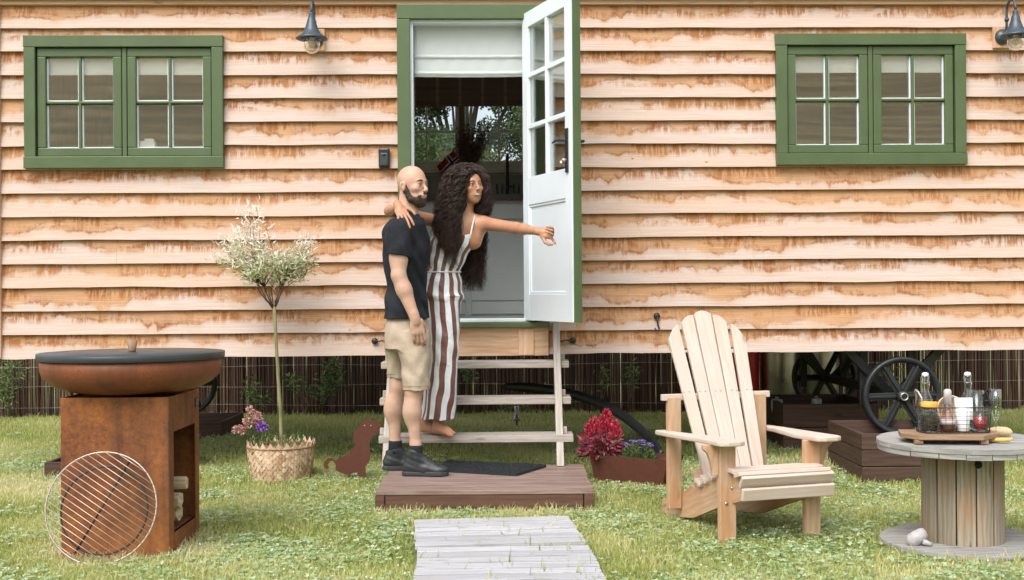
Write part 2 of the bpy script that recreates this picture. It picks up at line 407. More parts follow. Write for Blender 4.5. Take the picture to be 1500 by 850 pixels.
# ---- footprints (x0,x1,y0,y1) kept free of blades
MASK=[(-.745,.425,6.45,7.40),(-2.04,-1.54,5.39,5.90),(-3.06,-2.1,7.77,8.6),(-3.2,-2.40,9.89,10.75),(2.14,2.95,7.33,8.12),(1.99,2.72,8.82,9.68)]
CIRC=[(2.064,5.49,.36),(-1.48,7.66,.2)]
def lawn(name,n,ylo,yhi,h0,h1,wd,mat,seed,clump=.5):
    g=np.random.default_rng(seed)
    # denser near the camera
    y=ylo+(yhi-ylo)*g.random(n)**1.15; x=(g.random(n)*2-1)*(y*.435+.25)
    keep=np.ones(n,bool)
    for a,b,c,d in MASK: keep&=~((x>a)&(x<b)&(y>c)&(y<d))
    for a,b,r in CIRC: keep&=~((x-a)**2+(y-b)**2<r*r)
    # path boards (rotated)
    px=x+.058; py=y-5.40; c5,s5=math.cos(R(5)),math.sin(R(5))
    qx=px*c5+py*s5; qy=-px*s5+py*c5
    on=(np.abs(qx)<.39)&(np.abs(qy)<.76)
    keep&=~(on&(g.random(n)>.012))
    # patchiness from cheap trig noise
    pn=(np.sin(x*3.1+1.3*np.sin(y*2.3))+np.sin(y*4.3+1.7*np.sin(x*1.9+1))+np.sin(x*9.7+y*5.1)*.7+np.sin(y*13.3-x*7.7)*.6)/3.3
    keep&=(g.random(n)<.62+.5*pn*clump+.2)
    x=x[keep];y=y[keep];pn=pn[keep];m=len(x)
    h=(h0+(h1-h0)*g.random(m)**1.6)*(1+.35*pn); h=np.where(on[keep],.045+.05*g.random(m),h)
    def near(a,b,c,d,s): return np.clip(1-np.maximum(np.maximum(a-x,x-b),np.maximum(c-y,y-d))/s,0,1)
    tall=np.zeros(m)
    for a,b,c,d in MASK: tall=np.maximum(tall,near(a,b,c,d,.09))
    for a,b,r in CIRC: tall=np.maximum(tall,np.clip(1-(np.hypot(x-a,y-b)-r)/.09,0,1))
    tall=np.maximum(tall,np.clip((y-7.8)/1.4,0,.45)); tall=np.maximum(tall,np.clip((y-11.3)/.25,0,1))
    h*=1+1.0*tall*g.random(m)
    az=g.random(m)*2*np.pi; lean=(.15+.75*g.random(m)**1.3)
    dx=np.cos(az)*lean*h; dy=np.sin(az)*lean*h; wa=az+np.pi/2+g.normal(0,.5,m)
    ww=wd*(.6+.8*g.random(m)); wx=np.cos(wa)*ww/2; wy=np.sin(wa)*ww/2
    V=np.zeros((m,5,3),np.float32); z0=np.full(m,-.004)
    V[:,0]=np.c_[x-wx,y-wy,z0]; V[:,1]=np.c_[x+wx,y+wy,z0]
    V[:,2]=np.c_[x+dx*.35+wx*.9,y+dy*.35+wy*.9,h*.62]; V[:,3]=np.c_[x+dx*.35-wx*.9,y+dy*.35-wy*.9,h*.62]
    V[:,4]=np.c_[x+dx,y+dy,h]
    b=np.arange(m)*5
    F=np.concatenate([np.c_[b,b+1,b+2],np.c_[b,b+2,b+3],np.c_[b+3,b+2,b+4]])
    dry=np.clip(1-(np.hypot((x+1.8)/1.5,y-5.55))/.42,0,1)*.9+np.clip(1-np.abs(y-6.38)/.10,0,1)*(np.abs(x+.15)<.6)*.4+np.clip(np.sin(x*1.3+2)*np.sin(y*1.9+x)-.55,0,1)*.9
    rnd=np.clip(.47+.28*pn+dry+g.normal(0,.2,m),0,1)
    return npmesh(name,V.reshape(-1,3),F,mat,None,False,{'rnd':np.repeat(rnd,5)})
g1=make_leafy('grass_blades',[(.24,.31,.07),(.40,.46,.13),(.55,.58,.22),(.68,.66,.33),(.78,.73,.45)],.55,.6)
g2=make_leafy('clover_leaves',[(.26,.36,.14),(.40,.52,.24),(.54,.64,.38),(.66,.74,.52)],.45,.5)
tag(lawn('grass',430000,4.3,11.6,.014,.040,.0055,g1,3),kind='stuff')
def clover():
    g=np.random.default_rng(9); pts=[]
    cl=[]
    while len(cl)<420:
        y=4.4+6*g.random()**1.2; x=(g.random()*2-1)*(y*.44)
        cl.append((x,y,.05+.16*g.random()))
    P=[]
    for cx,cy,r in cl:
        n=int(430*r*r*9)+8
        a=g.random(n)*2*np.pi; rr=r*1.5*g.random(n)**.8; P.append(np.c_[cx+rr*np.cos(a),cy+rr*np.sin(a)])
    P=np.concatenate(P); x,y=P[:,0],P[:,1]; keep=np.ones(len(x),bool)
    for a,b,c,d in MASK: keep&=~((x>a-.01)&(x<b+.01)&(y>c-.01)&(y<d+.01))
    for a,b,r in CIRC: keep&=~((x-a)**2+(y-b)**2<(r+.01)**2)
    keep&=~((np.abs(x+.058+.085*(y-5.4))<.41)&(y<6.2)); P=P[keep]; m=len(P)
    z=.012+.020*g.random(m); s=.006+.006*g.random(m)
    az=g.random(m)*2*np.pi; V=[];Fs=[]
    for q in range(3):
        a=az+q*2.09; c=P+np.c_[np.cos(a),np.sin(a)]*s[:,None]*.9; tz=g.normal(0,.35,m)*s
        e=np.c_[np.cos(a),np.sin(a)]*s[:,None]*.9; f=np.c_[-np.sin(a),np.cos(a)]*s[:,None]*.8
        V.append(np.stack([np.c_[c-e,z],np.c_[c+f,z+tz],np.c_[c+e,z+tz*.5],np.c_[c-f,z-tz]],1))
    V=np.concatenate(V); b=np.arange(len(V))*4
    rnd=np.tile(np.clip(g.normal(.5,.27,m),0,1),3)
    return npmesh('clover_patch',V.reshape(-1,3),np.c_[b,b+1,b+2,b+3],g2,None,False,{'rnd':np.repeat(rnd,4)})
tag(clover(),kind='stuff')

def lawn_flowers():
    g=np.random.default_rng(19); n=620; y=4.5+5*g.random(n)**1.1; x=(g.random(n)*2-1)*(y*.43); cl=np.sin(x*2.1+y*1.7)+np.sin(x*4.3-y*2.9)>.1
    keep=cl.copy()
    for a,b,c,d in MASK: keep&=~((x>a)&(x<b)&(y>c)&(y<d))
    for a,b,r in CIRC: keep&=~((x-a)**2+(y-b)**2<r*r)
    keep&=~((np.abs(x+.058+.085*(y-5.4))<.41)&(y<6.2)); x=x[keep];y=y[keep];n=len(x); V=[];F=[];b=0
    P=np.c_[x,y,.030+.02*g.random(n)]; s=.0032+.003*g.random(n)
    D=np.array([[1,0,0],[-1,0,0],[0,1,0],[0,-1,0],[0,0,1],[0,0,-1]])
    V=(P[:,None]+D[None]*s[:,None,None]).reshape(-1,3); base=np.arange(n)*6
    F=np.concatenate([np.c_[base+a,base+b_,base+c] for a,b_,c in ((0,2,4),(2,1,4),(1,3,4),(3,0,4),(2,0,5),(1,2,5),(3,1,5),(0,3,5))])
    return npmesh('clover_flower',V,F,simple('white_petals',(.72,.72,.66),.8))
tag(lawn_flowers(),kind='stuff')
def leaves(name,P,D,L,W,mat,parent=None,seed=1,rnd=None,up=.5):
    """one rhombic, slightly folded leaf per row of P, growing along D"""
    g=np.random.default_rng(seed); P=np.asarray(P,float); n=len(P)
    D=np.asarray(D,float); D=D/np.maximum(np.linalg.norm(D,axis=1,keepdims=True),1e-6)
    q=g.normal(size=(n,3)); q[:,2]+=up; S=np.cross(D,q); S/=np.maximum(np.linalg.norm(S,axis=1,keepdims=True),1e-6); Nn=np.cross(S,D)
    L=np.broadcast_to(L,(n,))[:,None]*(.7+.6*g.random((n,1))); W=np.broadcast_to(W,(n,))[:,None]
    V=np.stack([P,P+D*L*.45+S*W/2+Nn*W*.15,P+D*L-Nn*L*.12,P+D*L*.45-S*W/2+Nn*W*.15],1)
    b=np.arange(n)*4; F=np.concatenate([np.c_[b,b+1,b+2],np.c_[b,b+2,b+3]])
    if rnd is None: rnd=g.random(n)
    return npmesh(name,V.reshape(-1,3),F,mat,parent,False,{'rnd':np.repeat(rnd,4)})

# ================================================================ trees beyond the fence
TL=make_leafy('tree_leaves',[(.03,.055,.018),(.055,.09,.03),(.09,.13,.04),(.14,.18,.07)],.4)
def tree(x,y,h,r,label,seed,gap=.0):
    g=np.random.default_rng(seed); rr=random.Random(seed)
    t=thing('broadleaf_tree',label,'tree',(x,y,0),0,'trees behind the screen fence')
    m=MB(); top=h*.55
    m.tube([(0,0,-.1),(.05,0,h*.2),(-.05,.05,h*.4),(.03,0,h*.75)],[.16,.13,.10,.04],9)
    cl=[]
    for i in range(26):
        a=rr.random()*6.28; rad=r*(.25+.75*rr.random()**.6); z=h*(.22+.74*rr.random()); rad*=math.sin(math.pi*min(.95,max(.15,(z/h-.1))))**.5
        c=Vector((math.cos(a)*rad,math.sin(a)*rad,z)); cl.append((c,r*(.22+.2*rr.random())))
        s=Vector((0,0,max(h*.18,z*.55))); m.tube([s,(s+c)/2+Vector((0,0,.1)),c],[.045,.03,.01],5)
    m.build('trunk',MAT['darkbark'],t)
    P=[];rn=[]
    for c,cr in cl:
        n=int(1900*(cr/.5)**2); d=g.normal(size=(n,3)); d/=np.linalg.norm(d,axis=1,keepdims=True)
        P.append(np.array(c)+d*cr*(g.random((n,1))**.45)*[1,1,.75]); rn.append(np.clip(g.normal(.4+.25*rr.random(),.2,n),0,1))
    P=np.concatenate(P); leaves('crown',P,g.normal(size=P.shape)-[0,0,.4],.058,.034,TL,t,seed,np.concatenate(rn))
tree(-2.6,16.5,6.0,1.9,'leafy dark tree seen through the left casement of the kitchen window',5)
tree(-.75,17.5,5.2,1.2,'slim green tree seen between the kitchen window panes behind the dried flowers',6)
tree(1.25,17.2,6.4,1.7,'tall leafy tree seen through the right casement of the kitchen window',8)
tree(-1.35,15.6,2.95,1.1,'low pale bush-like tree filling the lower panes of the left kitchen casement',12)
tree(.3,15.8,3.1,1.25,'low bushy tree filling the lower panes of the right kitchen casement',13)
# ================================================================ reed screen fence
FY=11.72
f=thing('reed_screen_fence','brown brushwood reed screen fence tied with wire behind the wooden hut','fence',(0,FY,0))
k=NT('reed'); a=k.attr('rnd'); ns=k.noise(k.map(k.coord(),(60,60,2)),1,3)
k.col(k.mix(k.ramp(ns,[(.3,0),(.7,.6)]),k.ramp(a,[(0,(.04,.021,.015)),(.45,(.115,.060,.042)),(.8,(.21,.12,.078)),(1,(.36,.245,.165))]),(.05,.025,.018))); k.rough(.8)
n=3000; g=np.random.default_rng(2); V=[];F=[];rn=[]
x=-7.4+14.8*(np.arange(n)+g.random(n)*1.1)/n; x=x[g.random(n)>.03]; n=len(x); rad=.0035+.0035*g.random(n); hh=1.46+.10*g.random(n); ln=g.normal(0,.012,n); yo=g.uniform(-.015,.045,n)
for kx in range(5):
    a=kx/5*2*np.pi
    V.append(np.stack([np.c_[x+rad*np.cos(a),yo+rad*np.sin(a),np.full(n,-.05)],np.c_[x+ln*.4+g.normal(0,.003,n)+rad*np.cos(a),yo+rad*np.sin(a),hh*.45],np.c_[x+ln+rad*.8*np.cos(a),yo+rad*np.sin(a),hh]],1))
V=np.stack(V,1) # n,5,3,3
b=np.arange(n)*15
for kx in range(5):
    k2=(kx+1)%5
    for l in range(2): F.append(np.c_[b+kx*3+l,b+k2*3+l,b+k2*3+l+1,b+kx*3+l+1])
npmesh('reed_panel',V.reshape(-1,3),np.concatenate(F),k.m,f,True,{'rnd':np.repeat(np.clip(g.normal(.38,.24,n),0,1),15)})
m=MB()
wire=simple('galvanised_wire',(.33,.30,.26),.5,metal=.3)
for z in (.10,.29,.48,.67,.86,1.05,1.24,1.42):
    m.tube([(xx,-.02+.004*math.sin(xx*9+z*7),z+.012*math.sin(xx*1.9+z*11)) for xx in np.linspace(-7.3,7.3,90)],.0018,4)
m.build('wire',wire,f)
for i,xx in enumerate((-6,-3.6,-1.2,1.2,3.6,6)):
    MB().box((xx,.06,.72),(.07,.07,1.5)).build('post',MAT['darkplank'],f,bevel=.004)

# ---- shrubs growing through the fence
SL=make_leafy('shrub_leaves',[(.05,.085,.025),(.10,.16,.05),(.18,.25,.09),(.30,.36,.17)],.35)
def shrub(px0,px1,py0,py1,label,seed,n=260,Y=11.5,L=.055):
    g=np.random.default_rng(seed); rr=random.Random(seed)
    a=at(px0,py1,Y); b=at(px1,py0,Y); cx=(a.x+b.x)/2
    t=thing('climbing_shrub',label,'shrub',(cx,Y,0),0,'green shrubs in front of the reed fence')
    m=MB(); P=[];D=[]; zt=b.z; hw=(b.x-a.x)/2
    ns=max(3,n//45); zlo=max(.05,a.z)
    for i in range(ns):
        ex=(rr.random()*2-1)*hw; ez=zlo+(zt-zlo)*(.3+.7*rr.random()); ey=(rr.random()-.6)*.22
        pts=[Vector((ex*.25,.05,0)),Vector((ex*.5,ey*.4,ez*.5)),Vector((ex,ey,ez))]
        m.tube(pts,[.006,.004,.002],4)
        for j in range(n//ns):
            tt=max(0,min(1,1-.75*rr.random()**1.2)); p=pts[1].lerp(pts[2],tt) if ez*.5>zlo or tt>.3 else pts[2]
            if p.z<zlo*.8: continue
            P.append(p+Vector([rr.gauss(0,.035),rr.gauss(0,.03),rr.gauss(0,.03)])); D.append((rr.gauss(0,1),rr.gauss(-.4,.6),rr.gauss(.3,.7)))
    m.build('stem',MAT['bark'],t); leaves('foliage',P,D,L,L*.32,SL,t,seed)
shrub(-4,42,522,602,'bushy green shrub against the reed fence at the left end of the hut',21,420)
shrub(358,392,545,600,'thin shrub against the reed fence just left of the potted tree stem',22,160)
shrub(416,500,524,592,'largest leafy shrub under the hut, right of the potted tree stem',23,560)
shrub(655,700,524,566,'small sprig behind the top step beside the striped trousers',24,150)
shrub(700,800,592,622,'low trailing weeds at the foot of the fence seen between the lower steps',25,160,L=.04)
shrub(866,890,528,570,'sparse green sprig on the fence above the red flowers',26,60)
shrub(905,935,522,570,'tall sprig on the reed fence above the purple flowers',27,90)
shrub(1275,1310,520,560,'leafy sprig seen between the black iron wheels',28,120)

# ================================================================ the wooden hut
HT=math.atan(.028); W0=Vector((0,8.0,0)); HC,HS=math.cos(HT),math.sin(HT)
def uz(px,py,off=0.):     # photo pixel -> (u,z) on the wall plane, off = metres in front of it
    d=ray(px,py); n=Vector((-HS,HC,0)); p0=W0-n*off
    t=(p0-Vector((0,0,CH))).dot(n)/d.dot(n); p=Vector((0,0,CH))+d*t
    return (p-W0).dot(Vector((HC,HS,0))),p.z
def hw(u,y,z): return Vector((u*HC-y*HS,8.0+u*HS+y*HC,z))     # hut coordinates -> world
hut=thing('wooden_hut','long timber hut clad in orange-stained waney boards with green windows and open white door','hut',W0,HT)
UL=uz(4,400)[0]; UR=3.95
zb=(uz(5,526)[1]+uz(1495,511.5)[1])/2; zt14=(uz(5,43.4)[1]+uz(1495,41)[1])/2
PIT=(zt14-zb)/14; NR=15
ZTOP=zb+PIT*15
def rect(x0,y0,x1,y1,off=0):
    a=uz(x0,y1,off); b=uz(x1,y0,off); return (a[0],b[0],a[1],b[1])
WL=rect(38,53,328,248,.03); WR=rect(1136,50.5,1412,243,.03)
DO=(uz(603,300)[0],uz(780,300)[0],uz(690,472)[1],uz(690,31)[1])
openings=[(WL[0]+.03,WL[1]-.03,WL[2]+.03,WL[3]-.03),(WR[0]+.03,WR[1]-.03,WR[2]+.03,WR[3]-.03),DO]
print('HUT',UL,UR,zb,PIT,ZTOP,WL,WR,DO)
def subtract(u0,u1,z0,z1):
    """split a z range by openings for the strip u0..u1"""
    iv=[(z0,z1)]; um=(u0+u1)/2
    for a,b,c,d in openings:
        if a<um<b:
            nv=[]
            for p,q in iv:
                if d<=p or c>=q: nv.append((p,q)); continue
                if c>p: nv.append((p,c))
                if d<q: nv.append((d,q))
            iv=nv
    return [x for x in iv if x[1]-x[0]>.004]
cuts=sorted([UL,UR]+[o[0] for o in openings]+[o[1] for o in openings])
m=MB()
rj=random.Random(4)
joints={r:[rj.uniform(UL,UR)] for r in (1,4,6,9,12)}
for r in range(NR):
    z0=zb+r*PIT; z1=z0+PIT+(.012 if r<NR-1 else 0); sd_=rj.random()*50; wav=rj.choice([.0012,.002,.0045,.003])
    tw=rj.uniform(-.0025,.0025); cc=sorted(cuts+joints.get(r,[]))
    for a,b in zip(cc[:-1],cc[1:]):
        g0=.0012 if a in joints.get(r,[]) else 0
        for (p,q) in subtract(a,b,z0,z1):
            n=max(1,int((b-a)/.07)); vs=[];uvs=[]
            for i in range(n+1):
                u=a+g0+(b-a-g0)*i/n; wv=(wav*mnoise.noise(Vector((u*2.3,sd_,0)))*2+wav*.5*mnoise.noise(Vector((u*9,sd_,4)))) if p==z0 else 0
                pz=p+wv+tw*u*.3*(p==z0)
                yo=lambda z:-(.008+.030*(1-(z-z0)/(z1-z0)))+rj.random()*.0002
                vs+=[(u,0.002,pz),(u,yo(pz),pz),(u,yo(q),q),(u,0.002,q)]
            fs=[];UVS=[]
            V=lambda z:(r+min(.985,max(0.012,(z-z0)/PIT)))
            for i in range(n):
                for (c,d) in ((0,1),(1,2),(2,3)):
                    fs.append((i*4+c,(i+1)*4+c,(i+1)*4+d,i*4+d))
                    UVS.append([(vs[k][0]+r*1.7,V(vs[k][2])) for k in fs[-1]])
            for e in (0,n):
                fs.append(tuple(e*4+c for c in (range(4) if e==0 else range(3,-1,-1)))); UVS.append([(vs[k][0]+r*1.7,V(vs[k][2])) for k in fs[-1]])
            m.add(vs,fs,UVS)
m.cm=1
for r in range(NR):
    z0=zb+r*PIT; u=UL+.15+rj.random()*.2
    while u<UR-.1:
        for dz in ((.03,) if rj.random()<.8 else (.03,.10)):
            zz=z0+dz+rj.uniform(-.006,.006); y0=-(.008+.030*(1-(zz-z0)/(PIT+.012)))-.0008
            if not any(a-.05<u<b+.05 and c-.05<zz<d+.05 for a,b,c,d in openings):
                m.add([(u+.0036*math.cos(t*.785),y0,zz+.0036*math.sin(t*.785)) for t in range(8)],[tuple(range(8))],[[(0,0)]*8])
        u+=.40+rj.uniform(-.03,.03)
m.build('cladding',[MAT['siding'],simple('nail_head',(.62,.60,.56),.4,metal=.4)],hut)
# top moulding, fascia, roof
MB().box(((UL+UR)/2,-.02,ZTOP+.014),(UR-UL+.02,.045,.032)).build('top_moulding',MAT['trimwood'],hut,bevel=.004)
MB().box(((UL+UR)/2,-.035,ZTOP+.105),(UR-UL+.16,.09,.145)).build('fascia',MAT['dkgreen'],hut,bevel=.006)
DEP=2.2; rp=[]
for i in range(17):
    t=i/16; rp.append((UL-.1,-.10+(DEP+.2)*t,ZTOP+.18+.42*math.sin(math.pi*t)))
rp+= [(UL-.1,-.10+(DEP+.2)*t,ZTOP+.13+.42*math.sin(math.pi*t)) for t in [i/16 for i in range(16,-1,-1)]]
MB().prism(rp,(UR-UL+.2,0,0)).build('roof',simple('grey_metal_roof',(.12,.13,.12),.5),hut)
MB().box((UL-.02,-.02,(zb+ZTOP)/2),(.05,.07,ZTOP-zb)).build('corner_post',MAT['trimwood'],hut,bevel=.004)
# inner leaf of the front wall (with openings), other walls, floor and ceiling
m=MB(); zf=zb+.03
cz=sorted([zf,ZTOP+.05]+[z for o in openings for z in o[2:]])
for a,b in zip(cuts[:-1],cuts[1:]):
    for (p,q) in subtract(a,b,zf,ZTOP+.05):
        m.box(((a+b)/2,.04,(p+q)/2),(b-a,.07,q-p))
m.build('inner_wall',MAT['graywall'],hut)
BW=DEP-.05
bwin=(-.97,.225,0,0)
# back window opening measured through the door
def atb(px,py): # point on back wall plane in hut coords
    d=ray(px,py); n=Vector((-HS,HC,0)); p0=W0+n*(BW-.03); t=(p0-Vector((0,0,CH))).dot(n)/d.dot(n); p=Vector((0,0,CH))+d*t
    return (p-W0).dot(Vector((HC,HS,0))),p.z
b0=atb(581,252); b1=atb(776,110)
def wall_open(name,u0,u1,z0,z1,op,y,th,mat):
    m=MB(); a,b,c,d=op
    for (p,q,r_,s_) in ((u0,a,z0,z1),(b,u1,z0,z1),(a,b,z0,c),(a,b,d,z1)):
        m.box(((p+q)/2,y,(r_+s_)/2),(q-p,th,s_-r_))
    return m.build(name,mat,hut)
CEIL=ZTOP+.12
BO=(b0[0],b1[0],b0[1]+.02,b1[1])
wall_open('back_wall',-1.35,1.2,zf,CEIL,BO,BW,.06,MAT['graywall'])
MB().box(((UL-1.35)/2,BW,(zf+CEIL)/2),(-1.35-UL,.06,CEIL-zf)).build('side_room_wall',MAT['brownwall'],hut)
MB().box(((UR+1.2)/2,BW,(zf+CEIL)/2),(UR-1.2,.06,CEIL-zf)).build('side_room_wall',MAT['brownwall'],hut)
for ue in (UL+.03,UR-.03): MB().box((ue,1.1,(zf+CEIL)/2),(.05,2.1,CEIL-zf)).build('end_wall',MAT['trimwood'],hut)
MB().box((-1.36,1.2,(zf+CEIL)/2),(.05,1.85,CEIL-zf-.02)).build('added_partition',MAT['brownwall'],hut)  # added partitions keep kitchen light out of the rooms behind the side windows
MB().box((1.22,1.2,(zf+CEIL)/2),(.05,1.85,CEIL-zf-.02)).build('added_partition',MAT['brownwall'],hut)
MB().box(((UL+UR)/2,1.11,zf+.13),(UR-UL-.12,2.1,.05)).build('floor_board',MAT['stepwood'],hut)
MB().box(((UL+UR)/2,1.11,CEIL+.02),(UR-UL-.12,2.1,.03)).build('ceiling_board',simple('pale_ceiling',(.80,.79,.76),.7),hut)
MB().box(((UL+UR)/2,.20,zb+.085),(UR-UL-.1,.07,.12)).box(((UL+UR)/2,DEP-.25,zb+.085),(UR-UL-.1,.07,.12)).box((UL+.4,1.1,zb+.08),(.07,1.8,.1)).box((UR-.6,1.1,zb+.08),(.07,1.8,.1)).build('chassis',MAT['iron'],hut)
# ---- side windows
def window(W,seed):
    u0,u1,z0,z1=W; fw=.078; m=MB()
    m.box(((u0+u1)/2,-.035,z1-fw/2),(u1-u0,.075,fw)); m.box(((u0+u1)/2,-.037,z0+fw/2),(u1-u0,.083,fw))
    for s,u in ((1,u0+fw/2),(-1,u1-fw/2)): m.box((u,-.034,(z0+z1)/2),(fw-.004,.070,z1-z0-2*fw-.002))
    um=(u0+u1)/2; m.box((um,-.022,(z0+z1)/2),(.030,.05,z1-z0-2*fw-.003))
    w=m.build('window',MAT['green'],hut,bevel=.004)
    for s in (0,1):
        a=u0+fw+.004 if s==0 else um+.019; b=um-.019 if s==0 else u1-fw-.004
        c=z0+fw+.004; d=z1-fw-.004; q=.056; m=MB()
        m.box(((a+b)/2,-.026,d-q/2),(b-a,.042,q)); m.box(((a+b)/2,-.026,c+q/2),(b-a,.042,q))
        m.box((a+q/2,-.0265,(c+d)/2),(q,.041,d-c-2*q-.001)); m.box((b-q/2,-.0265,(c+d)/2),(q,.041,d-c-2*q-.001))
        mu=(a+b)/2; mz=(c+d)/2
        m.box((mu,-.024,mz),(.020,.026,d-c-2*q-.002)); m.box((mu,-.0235,mz),(b-a-2*q-.002,.028,.018))
        m.build('casement',MAT['green'],w,bevel=.005)
        m=MB()  # pale glazing beads
        for (x0,x1,y0,y1) in ((a+q,mu-.010,c+q,mz-.009),(mu+.010,b-q,c+q,mz-.009),(a+q,mu-.010,mz+.009,d-q),(mu+.010,b-q,mz+.009,d-q)):
            e=.0075
            m.box(((x0+x1)/2,-.010,y0+e/2),(x1-x0,.018,e)); m.box((x0+e/2,-.010,(y0+y1)/2),(e,.0175,y1-y0-2*e-.001)); m.box((x1-e/2,-.010,(y0+y1)/2),(e,.0175,y1-y0-2*e-.001))
        m.build('glazing_bead',MAT['white'],w)
        MB().box(((a+b)/2,-.006,mz),(b-a-2*q+.01,.006,d-c-2*q+.01)).build('glass',MAT['glass'],w)
    m=MB(); m.box((um,.014,z1-.150),(u1-u0-.16,.010,.20)); m.build('blind',MAT['whiteblind'],w)
    MB().box((um,.07,z0+.117),(u1-u0-.14,.13,.02)).build('sill',MAT['offwhite'],w)
    return w
window(WL,1); window(WR,2)
# ---- door frame
fo=[uz(584,300)[0],uz(803,300)[0]]; z1=uz(690,10)[1]; zs=DO[2]; dfw=DO[0]-fo[0]
m=MB()
m.box(((fo[0]+fo[1])/2,-.03,(DO[3]+z1)/2),(fo[1]-fo[0],.09,z1-DO[3]))
m.box((fo[0]+dfw/2,-.0295,(DO[3]+zs)/2),(dfw,.088,DO[3]-zs-.003)); m.box((DO[1]+(fo[1]-DO[1])/2,-.0295,(DO[3]+zs)/2),(fo[1]-DO[1],.088,DO[3]-zs-.003))
df=m.build('door_frame',MAT['green'],hut,bevel=.004)
m=MB()
for s,u in ((1,DO[0]+.009),(-1,DO[1]-.009)): m.box((u,.03,(zs+DO[3])/2),(.018,.13,DO[3]-zs-.002))
m.box(((DO[0]+DO[1])/2,.03,DO[3]-.011),(DO[1]-DO[0]-.038,.13,.02)); m.build('door_lining',MAT['white'],hut)
m=MB(); m.box(((fo[0]+fo[1])/2,-.05,zs-.018),(fo[1]-fo[0],.13,.034)); m.build('sill',MAT['green'],hut,bevel=.005)
MB().box(((DO[0]+DO[1])/2,.0,zs+.012),(DO[1]-DO[0]-.04,.12,.024)).build('threshold',MAT['white'],hut,bevel=.005)
# little timber panel under the door sill
m=MB(); ua,za=uz(582,480); ub,zc=uz(803,518)
m.box(((ua+ub)/2,-.052,(za+zc)/2-.005),(ub-ua,.02,za-zc+.01)); ucb=uz(770,500)[0]
m.box((ucb,-.068,(za+zc)/2-.008),(.105,.016,za-zc-.005)); m.box(((ua+ub)/2,-.066,za-.012),(ub-ua,.012,.02)); m.build('apron_board',MAT['trimwood'],hut,bevel=.003)
# roman blind over the door, cream
def roman(name,u0,u1,z0,z1,y,folds,mat,parent,th=.012):
    m=MB(); n=48; cols=24
    prof=[]
    for i in range(n+1):
        t=i/n; z=z1+(z0-z1)*t; f_=0
        for q in folds: f_-= .016*math.exp(-((t-q)/.018)**2)
        prof.append((y-.012*t+f_,z))
    vs=[];
    for i,(yy,z) in enumerate(prof):
        for c in range(cols+1):
            u=u0+(u1-u0)*c/cols; vs.append((u,yy+.003*math.sin(c*1.7+i*.21),z-.004*math.sin(math.pi*c/cols)*(i/n)))
    q=cols+1
    m.add(vs,[(i*q+c,(i+1)*q+c,(i+1)*q+c+1,i*q+c+1) for i in range(n) for c in range(cols)],
          [[(vs[k][0],vs[k][2]) for k in (i*q+c,(i+1)*q+c,(i+1)*q+c+1,i*q+c+1)] for i in range(n) for c in range(cols)],True)
    o=m.build(name,mat,parent); s=o.modifiers.new('solid','SOLIDIFY'); s.thickness=.006; return o
roman('door_blind',DO[0]+.022,DO[1]-.022,uz(690,111)[1],DO[3]-.012,.05,(.62,.93),MAT['doorblind'],hut)
# ---- kitchen window in the back wall
m=MB(); fr=MAT['offwhite']
a,b=BO[0],BO[1]; c,d=BO[2],BO[3]; mid=atb(677,200)[0]; zm=atb(690,192.5)[1]; w_=.035
m.box(((a+b)/2,BW-.03,c-.02),(b-a+.1,.12,.035)); m.box(((a+b)/2,BW-.03,d-w_/2),(b-a,.06,w_)); m.box(((a+b)/2,BW-.02,c+w_/2),(b-a,.06,w_))
m.box((a+w_/2,BW-.02,(c+d)/2),(w_,.06,d-c-2*w_-.002)); m.box((b-w_/2,BW-.02,(c+d)/2),(w_,.06,d-c-2*w_-.002))
bwn=m.build('kitchen_window',fr,hut,bevel=.003)
MB().box((mid,BW-.02,(c+d)/2),(.05,.064,d-c-2*w_-.004)).build('mullion',simple('brown_mullion',(.22,.17,.11),.6),bwn)
for (p,q,bar) in ((a+w_+.002,mid-.026,625),(mid+.026,b-w_-.002,731)):
    m=MB(); e=.032; ub_=atb(bar,200)[0]
    m.box(((p+q)/2,BW-.012,c+w_+e/2+.001),(q-p,.04,e)); m.box(((p+q)/2,BW-.012,d-w_-e/2-.001),(q-p,.04,e))
    for u in (p+e/2,q-e/2): m.box((u,BW-.012,(c+d)/2),(e,.039,d-c-2*w_-2*e-.006))
    m.box((ub_,BW-.012,(c+d)/2),(.016,.03,d-c-2*w_-2*e-.007)); m.box(((p+q)/2,BW-.0115,zm),(q-p-2*e-.002,.028,.016)); m.build('casement',fr,bwn,bevel=.003)
MB().box(((a+b)/2,BW-.008,(c+d)/2),(b-a-2*w_,.005,d-c-2*w_)).build('glass',make_glass('kitchen_glass',(.93,.96,.96),.04),bwn)
# plaid blind
k=NT('plaid_wool'); s=k.sep(k.coord('UV'))
def band(s_,per,wd,off): 
    return k.math('LESS_THAN',k.math('FRACT',k.math('ADD',k.math('DIVIDE',s_,per),off)),wd)
c_=k.mix(k.math('MULTIPLY',band(s[0],.19,.13,0),.45),(.26,.18,.14),(.6,.45,.33)); c_=k.mix(k.math('MULTIPLY',band(s[0],.19,.03,.24),.55),c_,(.30,.22,.15))
c_=k.mix(k.math('MULTIPLY',band(s[0],.19,.03,.86),.5),c_,(.30,.22,.15)); c_=k.mix(k.math('MULTIPLY',band(s[1],.17,.14,.3),.35),c_,(.20,.14,.10))
k.col(c_); k.rough(.9)
tr_n=k.new('ShaderNodeBsdfTranslucent'); k.l(c_,tr_n.inputs[0]); mx_n=k.new('ShaderNodeMixShader'); mx_n.inputs[0].default_value=.4
k.l(k.b.outputs[0],mx_n.inputs[1]); k.l(tr_n.outputs[0],mx_n.inputs[2]); k.l(mx_n.outputs[0],k.n['Material Output'].inputs[0])
